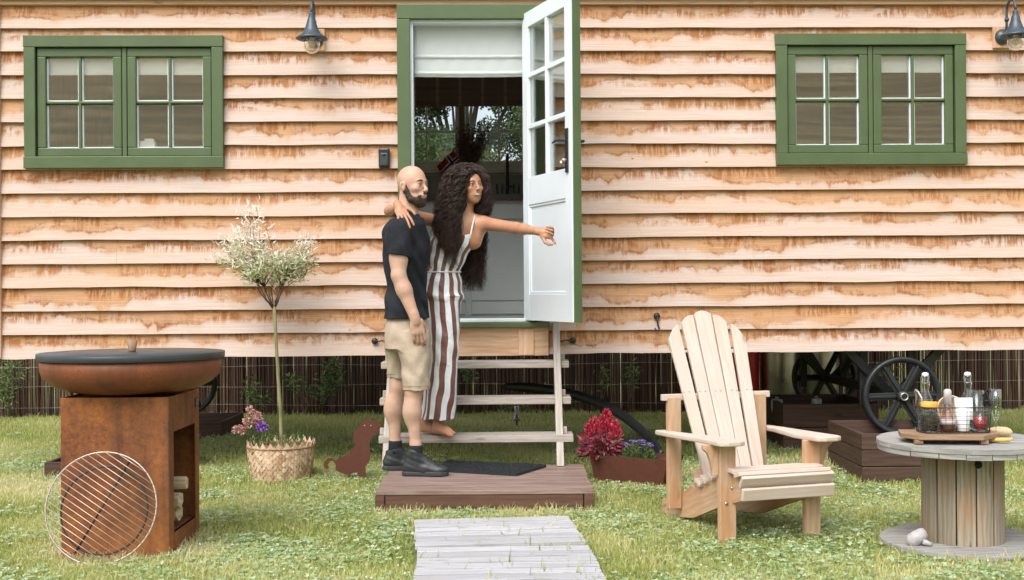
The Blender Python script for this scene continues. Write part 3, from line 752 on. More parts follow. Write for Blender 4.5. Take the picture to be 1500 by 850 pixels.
roman('kitchen_blind',a-.03,b+.03,atb(690,157.5)[1],atb(690,119)[1]+.25,BW-.10,(.70,.95),k.m,hut)
# ---- the open door leaf (hinged on the right jamb, opened outwards past square)
Ld=.80; Hd=uz(766,24)[1]-uz(766,469)[1]; HB=DO[2]+.0
doorE_loc=Vector((uz(766,300)[0]+.021,-.03,uz(766,469)[1]))
# leaf frame: local X from hinge to free edge, local Y outward face (green), Z up
m=MB(); G=MB(); T=.044
fz=lambda f_:Hd*(1-f_)
st=.095; zs_=[fz(.05),fz(.207),fz(.373),fz(.537)]
m.box((st/2,0,Hd/2),(st,T,Hd)); m.box((Ld-st/2-.003,0,Hd/2),(st+.006,T,Hd))
m.box((Ld/2,0,(Hd+zs_[0])/2),(Ld-2*st,T-.001,Hd-zs_[0])); m.box((Ld/2,0,(zs_[3]+fz(.627))/2),(Ld-2*st,T-.001,zs_[3]-fz(.627)))
m.box((Ld/2,0,fz(.915)/2),(Ld-2*st,T-.001,fz(.915)))
m.box((Ld/2,0,(zs_[0]+zs_[3])/2),(.035,T-.004,zs_[0]-zs_[3]))
for z in zs_[1:3]: m.box((Ld/2,0,z),(Ld-2*st-.001,T-.005,.03))
m.box((Ld/2,0,(fz(.627)+fz(.915))/2),(Ld-2*st+.004,.016,fz(.627)-fz(.915)))
for z in (fz(.627)-.008,fz(.915)+.008): m.box((Ld/2,.0,z),(Ld-2*st,.032,.016))
for x_ in (st+.008,Ld-st-.008): m.box((x_,.0,(fz(.627)+fz(.915))/2),(.016,.031,fz(.627)-fz(.915)-.034))
leafang=-R(70.5)
door=m.build('door',MAT['white'],hut,bevel=.003,loc=doorE_loc,rot=(0,0,leafang))
G.box((Ld/2+.004,T/2+.007,Hd/2-.002),(0.001,.001,.001))
G=MB()
G.box((st/2,T/2+.008,Hd/2),(st,.014,Hd)); G.box((Ld-st/2+.004,T/2+.008,Hd/2),(st+.012,.014,Hd)); G.box((Ld+.0045,.004,Hd/2),(.008,T-.006,Hd-.002))
G.box((Ld/2,T/2+.008,(Hd+zs_[0])/2),(Ld-2*st-.01,.0135,Hd-zs_[0])); G.box((Ld/2,T/2+.008,zs_[3]/2),(Ld-2*st-.01,.0135,zs_[3]))
G.build('outer_face',MAT['green'],door,bevel=.002)
for i in range(3):
    for s in (0,1):
        x0=st if s==0 else Ld/2+.0175; x1=Ld/2-.0175 if s==0 else Ld-st
        MB().box(((x0+x1)/2,0,(zs_[i]+zs_[i+1])/2),(x1-x0,.005,zs_[i]-zs_[i+1])).build('glass_pane',make_glass('door_glass',(.94,.97,.96),.10) if (i,s)==(0,0) else bpy.data.materials['door_glass'],door)
hz=fz(.475)
m=MB()
m.box((Ld-.062,-T/2-.005,hz-.02),(.034,.01,.27))
m.tube([(Ld-.062,-T/2,hz+.04),(Ld-.062,-T/2-.05,hz+.04)],.009,8); m.tube([(Ld-.055,-T/2-.052,hz+.04),(Ld-.11,-T/2-.055,hz+.043),(Ld-.175,-T/2-.052,hz+.036)],[.009,.008,.006],8)
m.build('handle',MAT['iron'],door,bevel=.002)
m=MB(); m.tube([(Ld-.062,T/2,hz+.04),(Ld-.062,T/2+.06,hz+.04)],.009,8); m.tube([(Ld-.055,T/2+.062,hz+.04),(Ld-.16,T/2+.062,hz+.038)],[.009,.007],8); m.box((Ld-.062,T/2+.02,hz),(.034,.01,.2)); m.build('handle',MAT['iron'],door,bevel=.002)
m=MB(); m.tube([(Ld-.062,-T/2-.01,hz-.08),(Ld-.062,-T/2-.035,hz-.08)],.010,10); m.lathe([(.0,-.002),(.014,-.002),(.014,.002),(0,.002)],(Ld-.080,-T/2-.030,hz-.092),12,Matrix.Rotation(R(70),3,'Y')); m.build('lock_key',MAT['chrome'],door)
# ---- wheels with axles and brackets
def hut_wheel(u,y):
    z=.470; m=MB(); r=.264
    rx=Matrix.Rotation(R(90),3,'X')
    m.lathe([(r-.034,-.024),(r-.012,-.034),(r,-.030),(r,.030),(r-.012,.034),(r-.034,.024),(r-.040,0),(r-.034,-.024)],(0,0,0),56,rx)
    o=m.build('wheel',MAT['iron'],hut,loc=(u,y,z))
    m=MB(); m.lathe([(.001,-.03),(.042,-.03),(.044,.0),(.040,.030),(.034,.050),(.001,.052)],(0,0,0),28,rx); m.build('hub',MAT['iron'],o)
    MB().lathe([(.019,.052),(.019,.060),(.024,.063),(.028,.060),(.028,.052),(.019,.052)],(0,0,0),28,rx).build('hub_cap',MAT['steel'],o)
    for i in range(6):
        a=i*math.pi/3+.03; m=MB(); ca,sa=math.cos(a),math.sin(a)
        m.bar((ca*.04,-.003,sa*.04),(ca*(r-.034),-.003,sa*(r-.034)),.012,.052,(-sa,0,ca)); m.bar((ca*.04,-.003,sa*.04),(ca*(r-.034),-.003,sa*(r-.034)),.045,.016,(-sa,0,ca))
        m.build('spoke',MAT['iron'],o,bevel=.003)
uw=[(-2.62,0),(2.62,0)]
for ux,_ in uw:
    for y in (-.02,1.78): hut_wheel(ux,y)
    m=MB(); m.bar((ux,.06,.47),(ux,1.70,.47),.06,.06); m.build('axle',MAT['iron'],hut,bevel=.006)
    m=MB()
    for y in (.12,1.62):
        for dx in (-.34,.34): m.bar((ux+dx*.06,y,.47),(ux+dx,y,zb+.02),.035,.06,(1,0,.4))
        m.box((ux-.20,y+.05,.6),(.05,.035,.4)); m.box((ux+.12,y+.02,.62),(.05,.035,.34))
    m.box((ux,.25,zb+.045),(.9,.06,.07)); m.box((ux,1.65,zb+.045),(.9,.06,.07))
    m.bar((ux-.25,.25,zb),(ux+.1,1.6,.50),.05,.05); m.build('axle_bracket',MAT['iron'],hut,bevel=.004)

# ---- kitchen seen through the doorway
KY=BW-.03-.60
kx0,kx1=-1.32,1.18; kz0=zf+.18
kit=thing('kitchen_cabinet','pale grey kitchen base cabinet with dark worktop inside the open doorway','cabinet',hw(0,KY,0),HT)
def kd(px,py): # on cabinet front plane, in kitchen coordinates
    d=ray(px,py); n=Vector((-HS,HC,0)); p0=W0+n*KY; t=(p0-Vector((0,0,CH))).dot(n)/d.dot(n); p=Vector((0,0,CH))+d*t
    return (p-W0).dot(Vector((HC,HS,0))),p.z
wt0=kd(700,294)[1]; wt1=kd(700,285)[1]
MB().box(((kx0+kx1)/2,.30,(kz0+wt0)/2),(kx1-kx0,.56,wt0-kz0)).build('carcass',MAT['cab'],kit)
m=MB(); m.box(((kx0+kx1)/2,.28,(wt0+wt1)/2),(kx1-kx0,.64,wt1-wt0)); m.build('worktop',MAT['worktop'],kit,bevel=.004)
z43=kd(700,431)[1]; z46=kd(700,461)[1]; zA=kd(700,300)[1]; ud=kd(686,440)[0]
def panel(u0,u1,z0,z1):
    m=MB(); m.box(((u0+u1)/2,.012,(z0+z1)/2),(u1-u0-.006,.022,z1-z0-.006)); return m.build('drawer_front',MAT['cab'],kit,bevel=.003)
z441=kd(700,441)[1]
panel(-.72,ud-.02,z441,zA); panel(ud+.02,.62,z441,zA-.12); panel(ud+.02,.62,zA-.117,zA); panel(ud+.02,.62,z46,z441-.003); panel(-.72,ud-.02,z46,z441-.003)
panel(-1.31,-.725,z46,zA); panel(.625,1.17,z46,zA)
m=MB(); m.box(((kx0+kx1)/2,.585,(wt1+BO[2]-.05)/2),(kx1-kx0,.012,BO[2]-.05-wt1-.004)); m.build('splashback',simple('grey_splashback',(.30,.29,.26),.4),kit)
tx=kd(745,280)[0]; m=MB(); tz=wt1
m.lathe([(.028,0),(.028,.012),(.016,.03),(.014,.12),(.012,.30)],(tx,.36,tz),14)
m.tube([(tx,.36,tz+.30),(tx,.355,tz+.335),(tx,.33,tz+.358),(tx,.30,tz+.345),(tx,.285,tz+.30),(tx,.283,tz+.24)],.012,8); m.tube([(tx+.01,.36,tz+.09),(tx+.05,.34,tz+.10)],.006,6); m.build('tap',MAT['iron'],kit)
def drink_glass(px,lab):
    u=kd(px,280)[0]; p=hw(u,KY+.25,wt1+.0015)
    m=MB(); m.lathe([(.001,0),(.026,0),(.034,.105),(.032,.105),(.025,.006),(.001,.006)],(0,0,0),20)
    tag(m.build('drinking_glass',MAT['clear'],loc=p),lab,'glass','clear tumblers beside the kitchen tap')
drink_glass(733,'clear tumbler on the worktop left of the black tap'); drink_glass(758,'clear tumbler on the worktop right of the black tap')
# vase with dried flowers, and a small flag
vp=hw(kd(690,270)[0],KY+.42,wt1)
fl=thing('dried_flowers','dark brown bunch of dried flowers in a vase on the kitchen windowsill','flowers',vp,0)
MB().lathe([(.001,0.002),(.05,.002),(.06,.05),(.055,.14),(.034,.20),(.038,.23),(.030,.22),(.001,.2)],(0,0,0),20).build('vase',simple('dark_vase',(.03,.025,.022),.4),fl)
m=MB(); P=[];D=[]; rr=random.Random(3)
for i in range(85):
    a=rr.random()*6.28; s=rr.random()**.7*.165; h=.42+.22*rr.random()
    q=[Vector((0,0,.12)),Vector((math.cos(a)*s*.3,math.sin(a)*s*.3,.30)),Vector((math.cos(a)*s,math.sin(a)*s*.7,h))]; m.tube(q,[.002,.0018,.001],3)
    for j in range(24):
        t=rr.random()**.6; p=q[1].lerp(q[2],t); P.append(p+Vector([rr.gauss(0,.008) for _ in range(3)])); D.append([rr.gauss(0,1) for _ in range(3)])
m.build('stem',simple('dry_stem',(.16,.09,.06),.9),fl)
leaves('flower_heads',P,D,.018,.014,make_leafy('dried_heads',[(.07,.03,.02),(.15,.07,.05),(.26,.15,.11)],.2),fl,3)
fp=hw(kd(664,215)[0],KY+.44,kd(664,225)[1])
# Nordic cross flag, drooping on its stick
k=NT('flag_cloth'); s=k.sep(k.coord('UV')); ax=lambda v_,c0,w0:k.math('LESS_THAN',k.math('ABSOLUTE',k.math('SUBTRACT',v_,c0)),w0)
c_=k.mix(k.math('MAXIMUM',ax(s[0],.36,.10),ax(s[1],.5,.125)),(.36,.008,.02),(.75,.75,.75)); c_=k.mix(k.math('MAXIMUM',ax(s[0],.36,.05),ax(s[1],.5,.0625)),c_,(.012,.02,.09)); k.col(c_); k.rough(.8)
fg=thing('small_flag','small red flag with a blue and white cross leaning by the dried flowers','flag',fp,0)
m=MB(); vs=[];q=11
rot=Matrix.Rotation(R(34),3,'Y')
for i in range(q):
    for j in range(q):
        u,v=i/(q-1),j/(q-1); p=Vector((-u*.19,.012*math.sin(u*7+v*2),(v-.5)*.14-.03*u)); p=rot.inverted()@p; vs.append(p+Vector((.03,0,.02)))
m.add(vs,[(i*q+j,(i+1)*q+j,(i+1)*q+j+1,i*q+j+1) for i in range(q-1) for j in range(q-1)],[[((kk//q)/(q-1),(kk%q)/(q-1)) for kk in (i*q+j,(i+1)*q+j,(i+1)*q+j+1,i*q+j+1)] for i in range(q-1) for j in range(q-1)],True)
o=m.build('flag_cloth',k.m,fg); sm_=o.modifiers.new('s','SOLIDIFY'); sm_.thickness=.0012
MB().tube([rot.inverted()@Vector((0,0,.09))+Vector((.03,0,.02)),rot.inverted()@Vector((0,0,-.09))+Vector((.03,0,.02)),Vector((.07,0,wt1-fp.z))],.003,6).build('stick',MAT['bark'],fg)
# white card box in left window
p=uz(219,214,-.06); q_=hw(p[0],.03,WL[2]+.128)
o=MB().box((0,0,.03),(.10,.05,.06)).box((.01,0,.068),(.06,.03,.016)).build('card_box',MAT['whitegloss'],loc=q_,rot=(0,0,HT)); tag(o,'small white box standing inside the left window on the sill','box')
# ================================================================ wall lamps, key safe, hooks
def make_lamp(px,py,label):
    u,z=uz(px,py,.05); t=thing('wall_lamp',label,'lamp',hw(u,-.042,z),HT,'swan neck wall lamps on the hut')
    MB().box((0,-.004,-.0),(.115,.03,.145)).build('mounting_block',MAT['trimwood'],t,bevel=.003)
    rx=Matrix.Rotation(R(90),3,'X')
    m=MB(); m.lathe([(.001,.0),(.05,.0),(.052,.012),(.035,.028),(.014,.04),(.001,.041)],(0,-.016,.0),28,rx); m.build('back_plate',MAT['lampmetal'],t)
    m=MB(); pts=[(0,-.04,0),(0,-.075,.015),(0,-.088,.06),(0,-.09,.13)]
    for i in range(9):
        a=math.pi*(1-i/8); pts.append((0,-.155-math.cos(a)*.065,.155+math.sin(a)*.062))
    pts.append((0,-.22,.125)); m.tube(pts,.0085,10); m.lathe([(.012,-.012),(.016,0),(.012,.012)],(0,-.09,.10),12); m.build('arm',MAT['lampmetal'],t)
    m=MB(); c=(0,-.22,0)
    m.lathe([(.010,.135),(.017,.130),(.019,.122),(.017,.118),(.021,.112),(.019,.106),(.026,.09),(.033,.06),(.045,.025),(.062,-.002),(.084,-.020),(.100,-.030),(.101,-.038),(.094,-.040),(.062,-.018),(.040,.02),(.001,.03)],c,40); m.build('shade',MAT['lampmetal'],t)
    m=MB(); m.lathe([(.052,-.03),(.053,-.07),(.050,-.095),(.038,-.118),(.018,-.130),(.001,-.133)],c,28); m.build('glass_jar',make_glass('lamp_glass',(.93,.93,.92),.10) if 'lamp_glass' not in bpy.data.materials else bpy.data.materials['lamp_glass'],t)
    m=MB(); m.lathe([(.014,.0),(.014,-.045),(.001,-.045)],c,12); m.lathe([(.011,-.045),(.021,-.07),(.020,-.088),(.001,-.100)],c,14); m.build('bulb',simple('amber_bulb',(.75,.62,.40),.2),t)
    m=MB()
    for i in range(6): a=i*1.047; m.tube([(.055*math.cos(a),-.22+.055*math.sin(a),-.025),(.056*math.cos(a),-.22+.056*math.sin(a),-.045)],.0025,5)
    m.build('jar_clip',MAT['steel'],t)
make_lamp(463,59,'anthracite swan neck lamp with clear glass left of the doorway')
make_lamp(1467,55,'anthracite swan neck lamp at the right edge, right of the right window')
u,z=uz(563,232,.05); ks=thing('key_safe','black key safe fixed to the boards left of the door','key safe',hw(u,-.05,z),HT)
MB().box((0,0,0),(.075,.045,.135)).build('body',MAT['blackplastic'],ks,bevel=.012); MB().box((0,-.026,-.01),(.05,.012,.085)).build('cover',simple('grey_black_plastic',(.04,.045,.05),.3),ks,bevel=.005); MB().lathe([(.001,0),(.009,0),(.009,.006),(.001,.006)],(0,-.032,.02),12,Matrix.Rotation(R(90),3,'X')).build('button',MAT['iron'],ks)
def hook(px,py,label,s,kind=0):
    u,z=uz(px,py,.04); t=thing('iron_hook',label,'hook',hw(u,-.040,z),HT,'black iron hooks on the cladding')
    MB().lathe([(.001,0),(.022,0),(.022,.006),(.012,.012),(.001,.013)],(0,0,0),20,Matrix.Rotation(R(90),3,'X')).build('rose',MAT['iron'],t)
    m=MB()
    if kind==0: m.tube([(0,-.01,0),(s*.03,-.02,0),(s*.05,-.022,.004),(s*.075,-.022,-.004),(s*.095,-.022,.004),(s*.105,-.022,.016)],[.006,.006,.005,.007,.005,.004],7)
    else: m.tube([(0,-.012,0),(.002,-.02,-.03),(.004,-.02,-.06),(.014,-.022,-.082),(.006,-.026,-.096),(-.012,-.028,-.092),(-.018,-.028,-.078)],[.006]*4+[.005,.005,.004],7)
    m.build('hook_arm',MAT['iron'],t)
hook(549,500,'black iron cabin hook on the lowest boards left of the steps',1)
hook(839,499,'black iron cabin hook on the lowest boards right of the steps',-1)
hook(962,463,'black S-shaped iron hook hanging above the garden chair',1,1)

# ================================================================ steps, platform, mat, path
st=thing('wooden_steps','open greyed timber steps with three treads rising to the hut door','steps',(-.22,7.65,0))
def rel(p): return Vector((p[0]+.22,p[1]-7.65,p[2]))
for sx in (at(817,600,7.5).x+.22+.008, at(571,600,7.5).x+.22-.01):
    m=MB(); a=Vector((sx,7.33-7.65,.124)); b=Vector((sx,7.92-7.65,.985)); 
    m.prism([(sx-.022,a.y-.03,a.z),(sx-.022,a.y+.09,a.z),(sx-.022,b.y+.06,b.z-.0),(sx-.022,b.y-.045,b.z-.0)],(.044,0,0))
    m.build('stringer',MAT['stepwood'],st,bevel=.004)
for (pya,Yd,xa,xb) in ((636.5,7.49,554.5,840),(581,7.68,556,836.5),(528,7.85,558,833.5)):
    xl=at(xa,pya,Yd-.10).x+.22; xr=at(xb,pya,Yd-.10).x+.22; z=at(690,pya+2,Yd-.10).z
    m=MB(); m.box(((xl+xr)/2,Yd-7.65,z-.022),(xr-xl,.20,.044)); m.build('tread',MAT['stepwood'],st,bevel=.004)
    for sx in (.545,-.60): MB().box((sx,Yd-7.65-.01,z+.022),(.026,.03,.042)).build('tread_block',MAT['stepwood'],st,bevel=.003)
TREADZ=at(690,636.5,7.40).z+.003; print('TREADZ',TREADZ)
rr_d=random.Random(2); pf=thing('wooden_platform','low brown stained timber platform under the foot of the steps','platform',(-.158,6.925,0))
m=MB()
for i in range(7):
    y=-.475+.1357*i+.068; m.box((rr_d.uniform(-.003,.003),y,.109),(1.18,.1275,.024))
m.build('deck_boards',MAT['deck'],pf,bevel=.003)
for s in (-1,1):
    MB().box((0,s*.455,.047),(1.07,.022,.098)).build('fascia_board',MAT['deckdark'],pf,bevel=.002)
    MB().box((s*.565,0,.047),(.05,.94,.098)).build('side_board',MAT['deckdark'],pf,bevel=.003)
DZ=.1225
# door mat
q=[onz(655,678.5,DZ),onz(800,684.5,DZ),onz(757,697.5,DZ),onz(640,691,DZ)]
c=sum(q,Vector())/4; m=MB(); m.prism([p-c for p in q],(0,0,.014))
mo=m.build('doormat',MAT['mat'],loc=c+Vector((0,0,.0005))); tag(mo,'black fibre doormat lying on the brown platform','doormat')
g=np.random.default_rng(5); n=9000; ab=g.random((n,2)); Q=[np.array(p-c) for p in q]
P=(Q[0]*(1-ab[:,:1])+Q[1]*ab[:,:1])*(1-ab[:,1:])+(Q[3]*(1-ab[:,:1])+Q[2]*ab[:,:1])*ab[:,1:]; P[:,2]=.013
leaves('pile',P,g.normal(0,.6,(n,3))+[0,0,1],.010,.0035,simple('mat_pile',(.03,.034,.038),.9),mo,5)
# path boards
def duck(name,cx,cy,L,W,n,rz,label):
    t=thing(name,label,'path mat',(cx,cy,0),rz,'silvery board mats laid as a path'); w_=L/n
    rr=random.Random(int(cy*100)); ms=MB()
    for i in range(n):
        y=-L/2+w_*(i+.5); m=MB(); dx=rr.uniform(-.006,.006)
        m.box((dx,y,.026+rr.uniform(-.001,.001)),(W,w_-.020,.020),Matrix.Rotation(rr.uniform(-.003,.003),3,'Z')); m.build('slat',MAT['greywood'],t,bevel=.002)
    for s in (-1,0,1): MB().box((s*W*.42,0,.008),(.04,L-.01,.016)).build('bearer',MAT['darkplank'],t)
duck('board_mat',-.088,5.805,.65,.79,6,R(5.5),'weathered silver board mat nearest the platform')
duck('board_mat',-.028,5.01,.86,.775,8,R(2),'weathered silver board mat at the bottom edge, farther from the platform')

# ================================================================ fire bowl on its corten stand
bx,by=-1.79,5.625; bq=thing('fire_bowl_grill','rusty steel fire bowl grill with round dark plate on a square corten stand','grill',(bx,by,0))
w_=.484;d_=.51;h_=.729;t_=.006
m=MB(); m.box((0,-d_/2,h_/2),(w_,t_,h_)); m.box((0,d_/2,h_/2),(w_,t_,h_)); m.box((-w_/2,0,h_/2),(t_,d_-t_*1.2,h_-.001))
# right side with the log opening
oy0,oy1,oz0,oz1=-d_/2+.07,d_/2-.07,.105,.565
for (a,b,c,e) in ((-d_/2,oy0,0,h_),(oy1,d_/2,0,h_),(oy0,oy1,0,oz0),(oy0,oy1,oz1,h_)): m.box((w_/2,(a+b)/2,(c+e)/2),(t_,b-a-.0012,e-c))
m.box((0,0,h_-.012),(w_-.01,d_-.01,t_)); m.box((-.01,0,.10),(w_-.03,d_-.02,t_)); m.box((-.10,0,.4),(t_,d_-.02,.6)); m.build('stand',MAT['rust'],bq,bevel=.0015)
m=MB(); m.lathe([(.001,h_+.003),(.18,h_+.003),(.25,h_+.009),(.315,h_+.026),(.365,h_+.052),(.400,h_+.085),(.410,h_+.12),(.412,h_+.165),(.405,h_+.165),(.400,h_+.12),(.3,h_+.03),(.001,h_+.02)],(0,.0,0),96); m.build('bowl',MAT['bowlrust'],bq)
m=MB(); m.lathe([(.001,h_+.163),(.422,h_+.163),(.4245,h_+.166),(.4245,h_+.190),(.423,h_+.192),(.001,h_+.1925)],(0,.0,0),96); o=m.build('griddle_plate',MAT['slate'],bq)
m=MB(); m.lathe([(.016,0),(.017,.01),(.026,.055),(.001,.056)],(0,.0,h_+.1925),20); m.build('knob',MAT['trayboard'],bq)
m=MB(); m.box((w_/2+.005,.20,.665),(.004,.045,.045)); m.build('badge',MAT['iron'],bq,bevel=.002)
m=MB(); a0=0
for i in range(8): 
    a=i*.785; m.box((w_/2+.008,.20+.012*math.cos(a),.665+.012*math.sin(a)),(.002,.004,.009),Matrix.Rotation(a,3,'X'))
m.build('badge_mark',MAT['chrome'],bq)
# logs
rr=random.Random(9)
for i,(y,z,r0,lab) in enumerate(((-.10,.15,.045,'pale split log at the bottom of the stand, nearest the opening'),(.0,.165,.045,'split firewood log at the bottom of the stand, behind the nearest'),(-.06,.235,.04,'split log in the middle of the small firewood pile'),(-.03,.305,.033,'topmost split log of the firewood pile in the stand'))):
    m=MB(); n=6; pr=[(rr.uniform(.8,1.15)*r0*math.cos(a*6.283/n+.3*i),rr.uniform(.8,1.15)*r0*math.sin(a*6.283/n+.3*i)) for a in range(n)]
    m.prism([(-.15+.02*i,p,q_) for p,q_ in pr],(.25,.01,.0)); o=m.build('firewood_log',MAT['log'],bevel=.004,loc=(bx+.10,by+y,z),rot=(0,0,R(rr.uniform(-12,12)))); tag(o,lab,'log','split firewood inside the grill stand')
# leaning round grate
gt=thing('round_grate','round chromed wire grate leaning against the front of the rusty stand','grate',(at(148,752,5.28).x,5.222,0)); gt.rotation_euler=(R(-13.5),0,0)
gt.location.z=.012
rg=.245; cz=rg; m=MB()
circ=lambda r,y,cx=0,cz_=cz:[(cx+r*math.cos(a),y,cz_+r*math.sin(a)) for a in np.linspace(0,2*math.pi,57)]
m.tube(circ(rg,0),.0036,7,False); m.build('outer_ring',MAT['chrome'],gt)
dk=simple('blackened_wire',(.05,.04,.035),.45,metal=.6)
m=MB(); m.tube(circ(.192,.022,.008,cz-.01),.004,7,False); m.build('inner_ring',dk,gt)
m=MB(); ang=R(-33); ca,sa=math.cos(ang),math.sin(ang); nb=19
for i in range(nb):
    o_=-rg+2*rg*(i+.5)/nb; hl=math.sqrt(max(0,rg*rg-o_*o_)); px_,pz_=-sa*o_,ca*o_
    m.tube([(px_-ca*hl,-.004,cz+pz_-sa*hl),(px_+ca*hl,-.004,cz+pz_+sa*hl)],.0021,5)
m.build('rods',MAT['chrome'],gt)
a=ang+R(90+5); MB().tube([(-math.cos(a)*rg*.9,.012,cz-math.sin(a)*rg*.9),(math.cos(a)*rg*.95,.012,cz+math.sin(a)*rg*.95)],.0045,6).build('cross_bar',dk,gt)

# ================================================================ dark timber trays and raised beds
def bed(name,x0,x1,y0,y1,h,rows,label,cat,soil=None,grp=None,th=.028,mat='darkplank'):
    t=thing(name,label,cat,((x0+x1)/2,(y0+y1)/2,0),0,grp); W=x1-x0; D_=y1-y0; rh=h/rows
    for nm,c,s in (('front_side',(0,-D_/2+th/2),(W,th)),('back_side',(0,D_/2-th/2),(W,th)),('left_side',(-W/2+th/2,0),(th,D_-2*th-.002)),('right_side',(W/2-th/2,0),(th,D_-2*th-.002))):
        m=MB()
        for r in range(rows): m.box((c[0],c[1],rh*(r+.5)),(s[0],s[1],rh-.005))
        m.build(nm,MAT[mat],t,bevel=.003)
    m=MB()
    for sx in (-1,1):
        for sy in (-1,1): m.box((sx*(W/2-th-.02),sy*(D_/2-th-.02),h/2-.01),(.038,.038,h-.02))
    m.build('corner_post',MAT[mat],t)
    if soil: MB().box((0,0,soil/2),(W-2*th-.004,D_-2*th-.004,soil)).build('soil',MAT['soil'],t)
    return t
bed('raised_bed',2.14,2.93,7.33,8.12,.306,3,'dark brown raised bed behind the spool table, front iron wheel inside it','raised bed',.10,'dark timber boxes round the hut wheels')
bed('raised_bed',1.995,2.70,8.82,9.68,.348,2,'dark brown raised bed farther back under the hut, small canisters standing in it','raised bed',.255,'dark timber boxes round the hut wheels')
bed('raised_bed',-3.05,-2.38,7.77,8.55,.107,1,'low black timber tray partly hidden left of the grill stand','raised bed',.02,'dark timber boxes round the hut wheels')
t=bed('raised_bed',-3.2,-2.41,9.89,10.70,.133,1,'low black timber tray under the hut between grill and potted tree','raised bed',.02,'dark timber boxes round the hut wheels')
m=MB(); m.box((0,-.05,.07),(.75,.08,.02)); m.build('brace',MAT['darkplank'],t)

# ================================================================ gas bottles and canisters behind the right wheel
def bottle_gas(px,Y,r,h,mat,name,label,cat,z0=0,grp=None):
    x=at(px,600,Y).x; m=MB(); m.lathe([(.001,0),(r*.9,0),(r,.03),(r,h*.86),(r*.92,h*.92),(r*.6,h*.97),(r*.3,h),(.001,h)],(0,0,0),36)
    t=thing(name,label,cat,(x,Y,z0),0,grp); m.build('body',mat,t)
    m=MB(); m.lathe([(r*.3,h-.003),(r*.30,h+.04*r/.15),(r*.18,h+.05*r/.15),(.001,h+.05*r/.15)],(0,0,0),16); m.build('valve',MAT['steel'],t); return t
bottle_gas(1088,10.9,.15,.95,MAT['redpaint'],'gas_bottle','tall red gas bottle seen through the back slats of the garden chair','gas bottle')
bottle_gas(1142,10.9,.17,.9,MAT['steel'],'steel_tank','tall brushed steel tank under the hut beside the red gas bottle','tank',0,'steel tanks under the hut')
bottle_gas(1201,10.9,.165,.9,MAT['steel'],'steel_tank','tall brushed steel tank behind the far iron wheel','tank',0,'steel tanks under the hut')
bottle_gas(1138,9.2,.045,.10,simple('grey_green_canister',(.36,.40,.37),.45),'small_canister','small pale canister standing left in the farther raised bed','canister',.256,'pale canisters in the raised bed')
bottle_gas(1196,9.25,.04,.10,simple('blue_grey_canister',(.42,.46,.47),.45),'small_canister','small pale canister half hidden by the far iron wheel','canister',.256,'pale canisters in the raised bed')
o=MB().tube([(x_*.13,.02*math.sin(x_*5),.015+.02*math.sin(x_*3.1)) for x_ in np.linspace(-1,1,18)],.008,6).tube([(x_*.15,.03+.02*math.cos(x_*6),.03+.015*math.sin(x_*4.1)) for x_ in np.linspace(-1,1,18)],.006,6).build('hose_coil',MAT['blackplastic'],loc=(at(1165,590,9.15).x,9.15,.265)); tag(o,'loose black hose lying between the two canisters in the raised bed','hose')
o=MB().lathe([(.001,0),(.03,0),(.036,.02),(.03,.04),(.001,.045)],(0,0,0),16).build('orange_cap',MAT['orange'],loc=(at(1160,590,9.1).x,9.05,.262)); tag(o,'orange plastic cap beside the hose in the raised bed','cap')
# black drain pipe
pts=[at(736,567,8.9),at(745,566.5,8.85),at(775,568,8.75),at(815,573,8.6),at(850,581,8.45),at(885,594,8.25),at(915,611,8.1),at(940,632,7.95),at(957,650,7.80),at(968,668,7.66)]
c=pts[4].copy(); c.z=0
cr=[]
for i in range(len(pts)-1):
    for s in range(4): 
        t=s/4; p0=pts[max(i-1,0)];p1=pts[i];p2=pts[i+1];p3=pts[min(i+2,len(pts)-1)]
        cr.append(.5*((2*p1)+(p2-p0)*t+(2*p0-5*p1+4*p2-p3)*t*t+(3*p1-p0-3*p2+p3)*t**3))
cr.append(pts[-1])
rr_=[.012+.024*min(1,i/7) for i in range(len(cr))]
o=MB().tube([p-c for p in cr],rr_,10,True,.55,(0,0,1)).build('drain_pipe',MAT['blackplastic'],loc=c); tag(o,'black bent pipe arching from under the hut down behind the red flowers','pipe')
# garden spotlight
p=onz(757,627,0); t=thing('garden_spotlight','small black garden spotlight on a spike in the grass behind the steps','spotlight',p)
MB().tube([(0,0,-.02),(0,0,.10)],.008,7).build('spike',MAT['blackplastic'],t); MB().lathe([(.001,.0),(.03,.0),(.034,.03),(.02,.04),(.02,.09),(.024,.13),(.001,.13)],(0,0,.06),14).build('head',MAT['steel'],t)

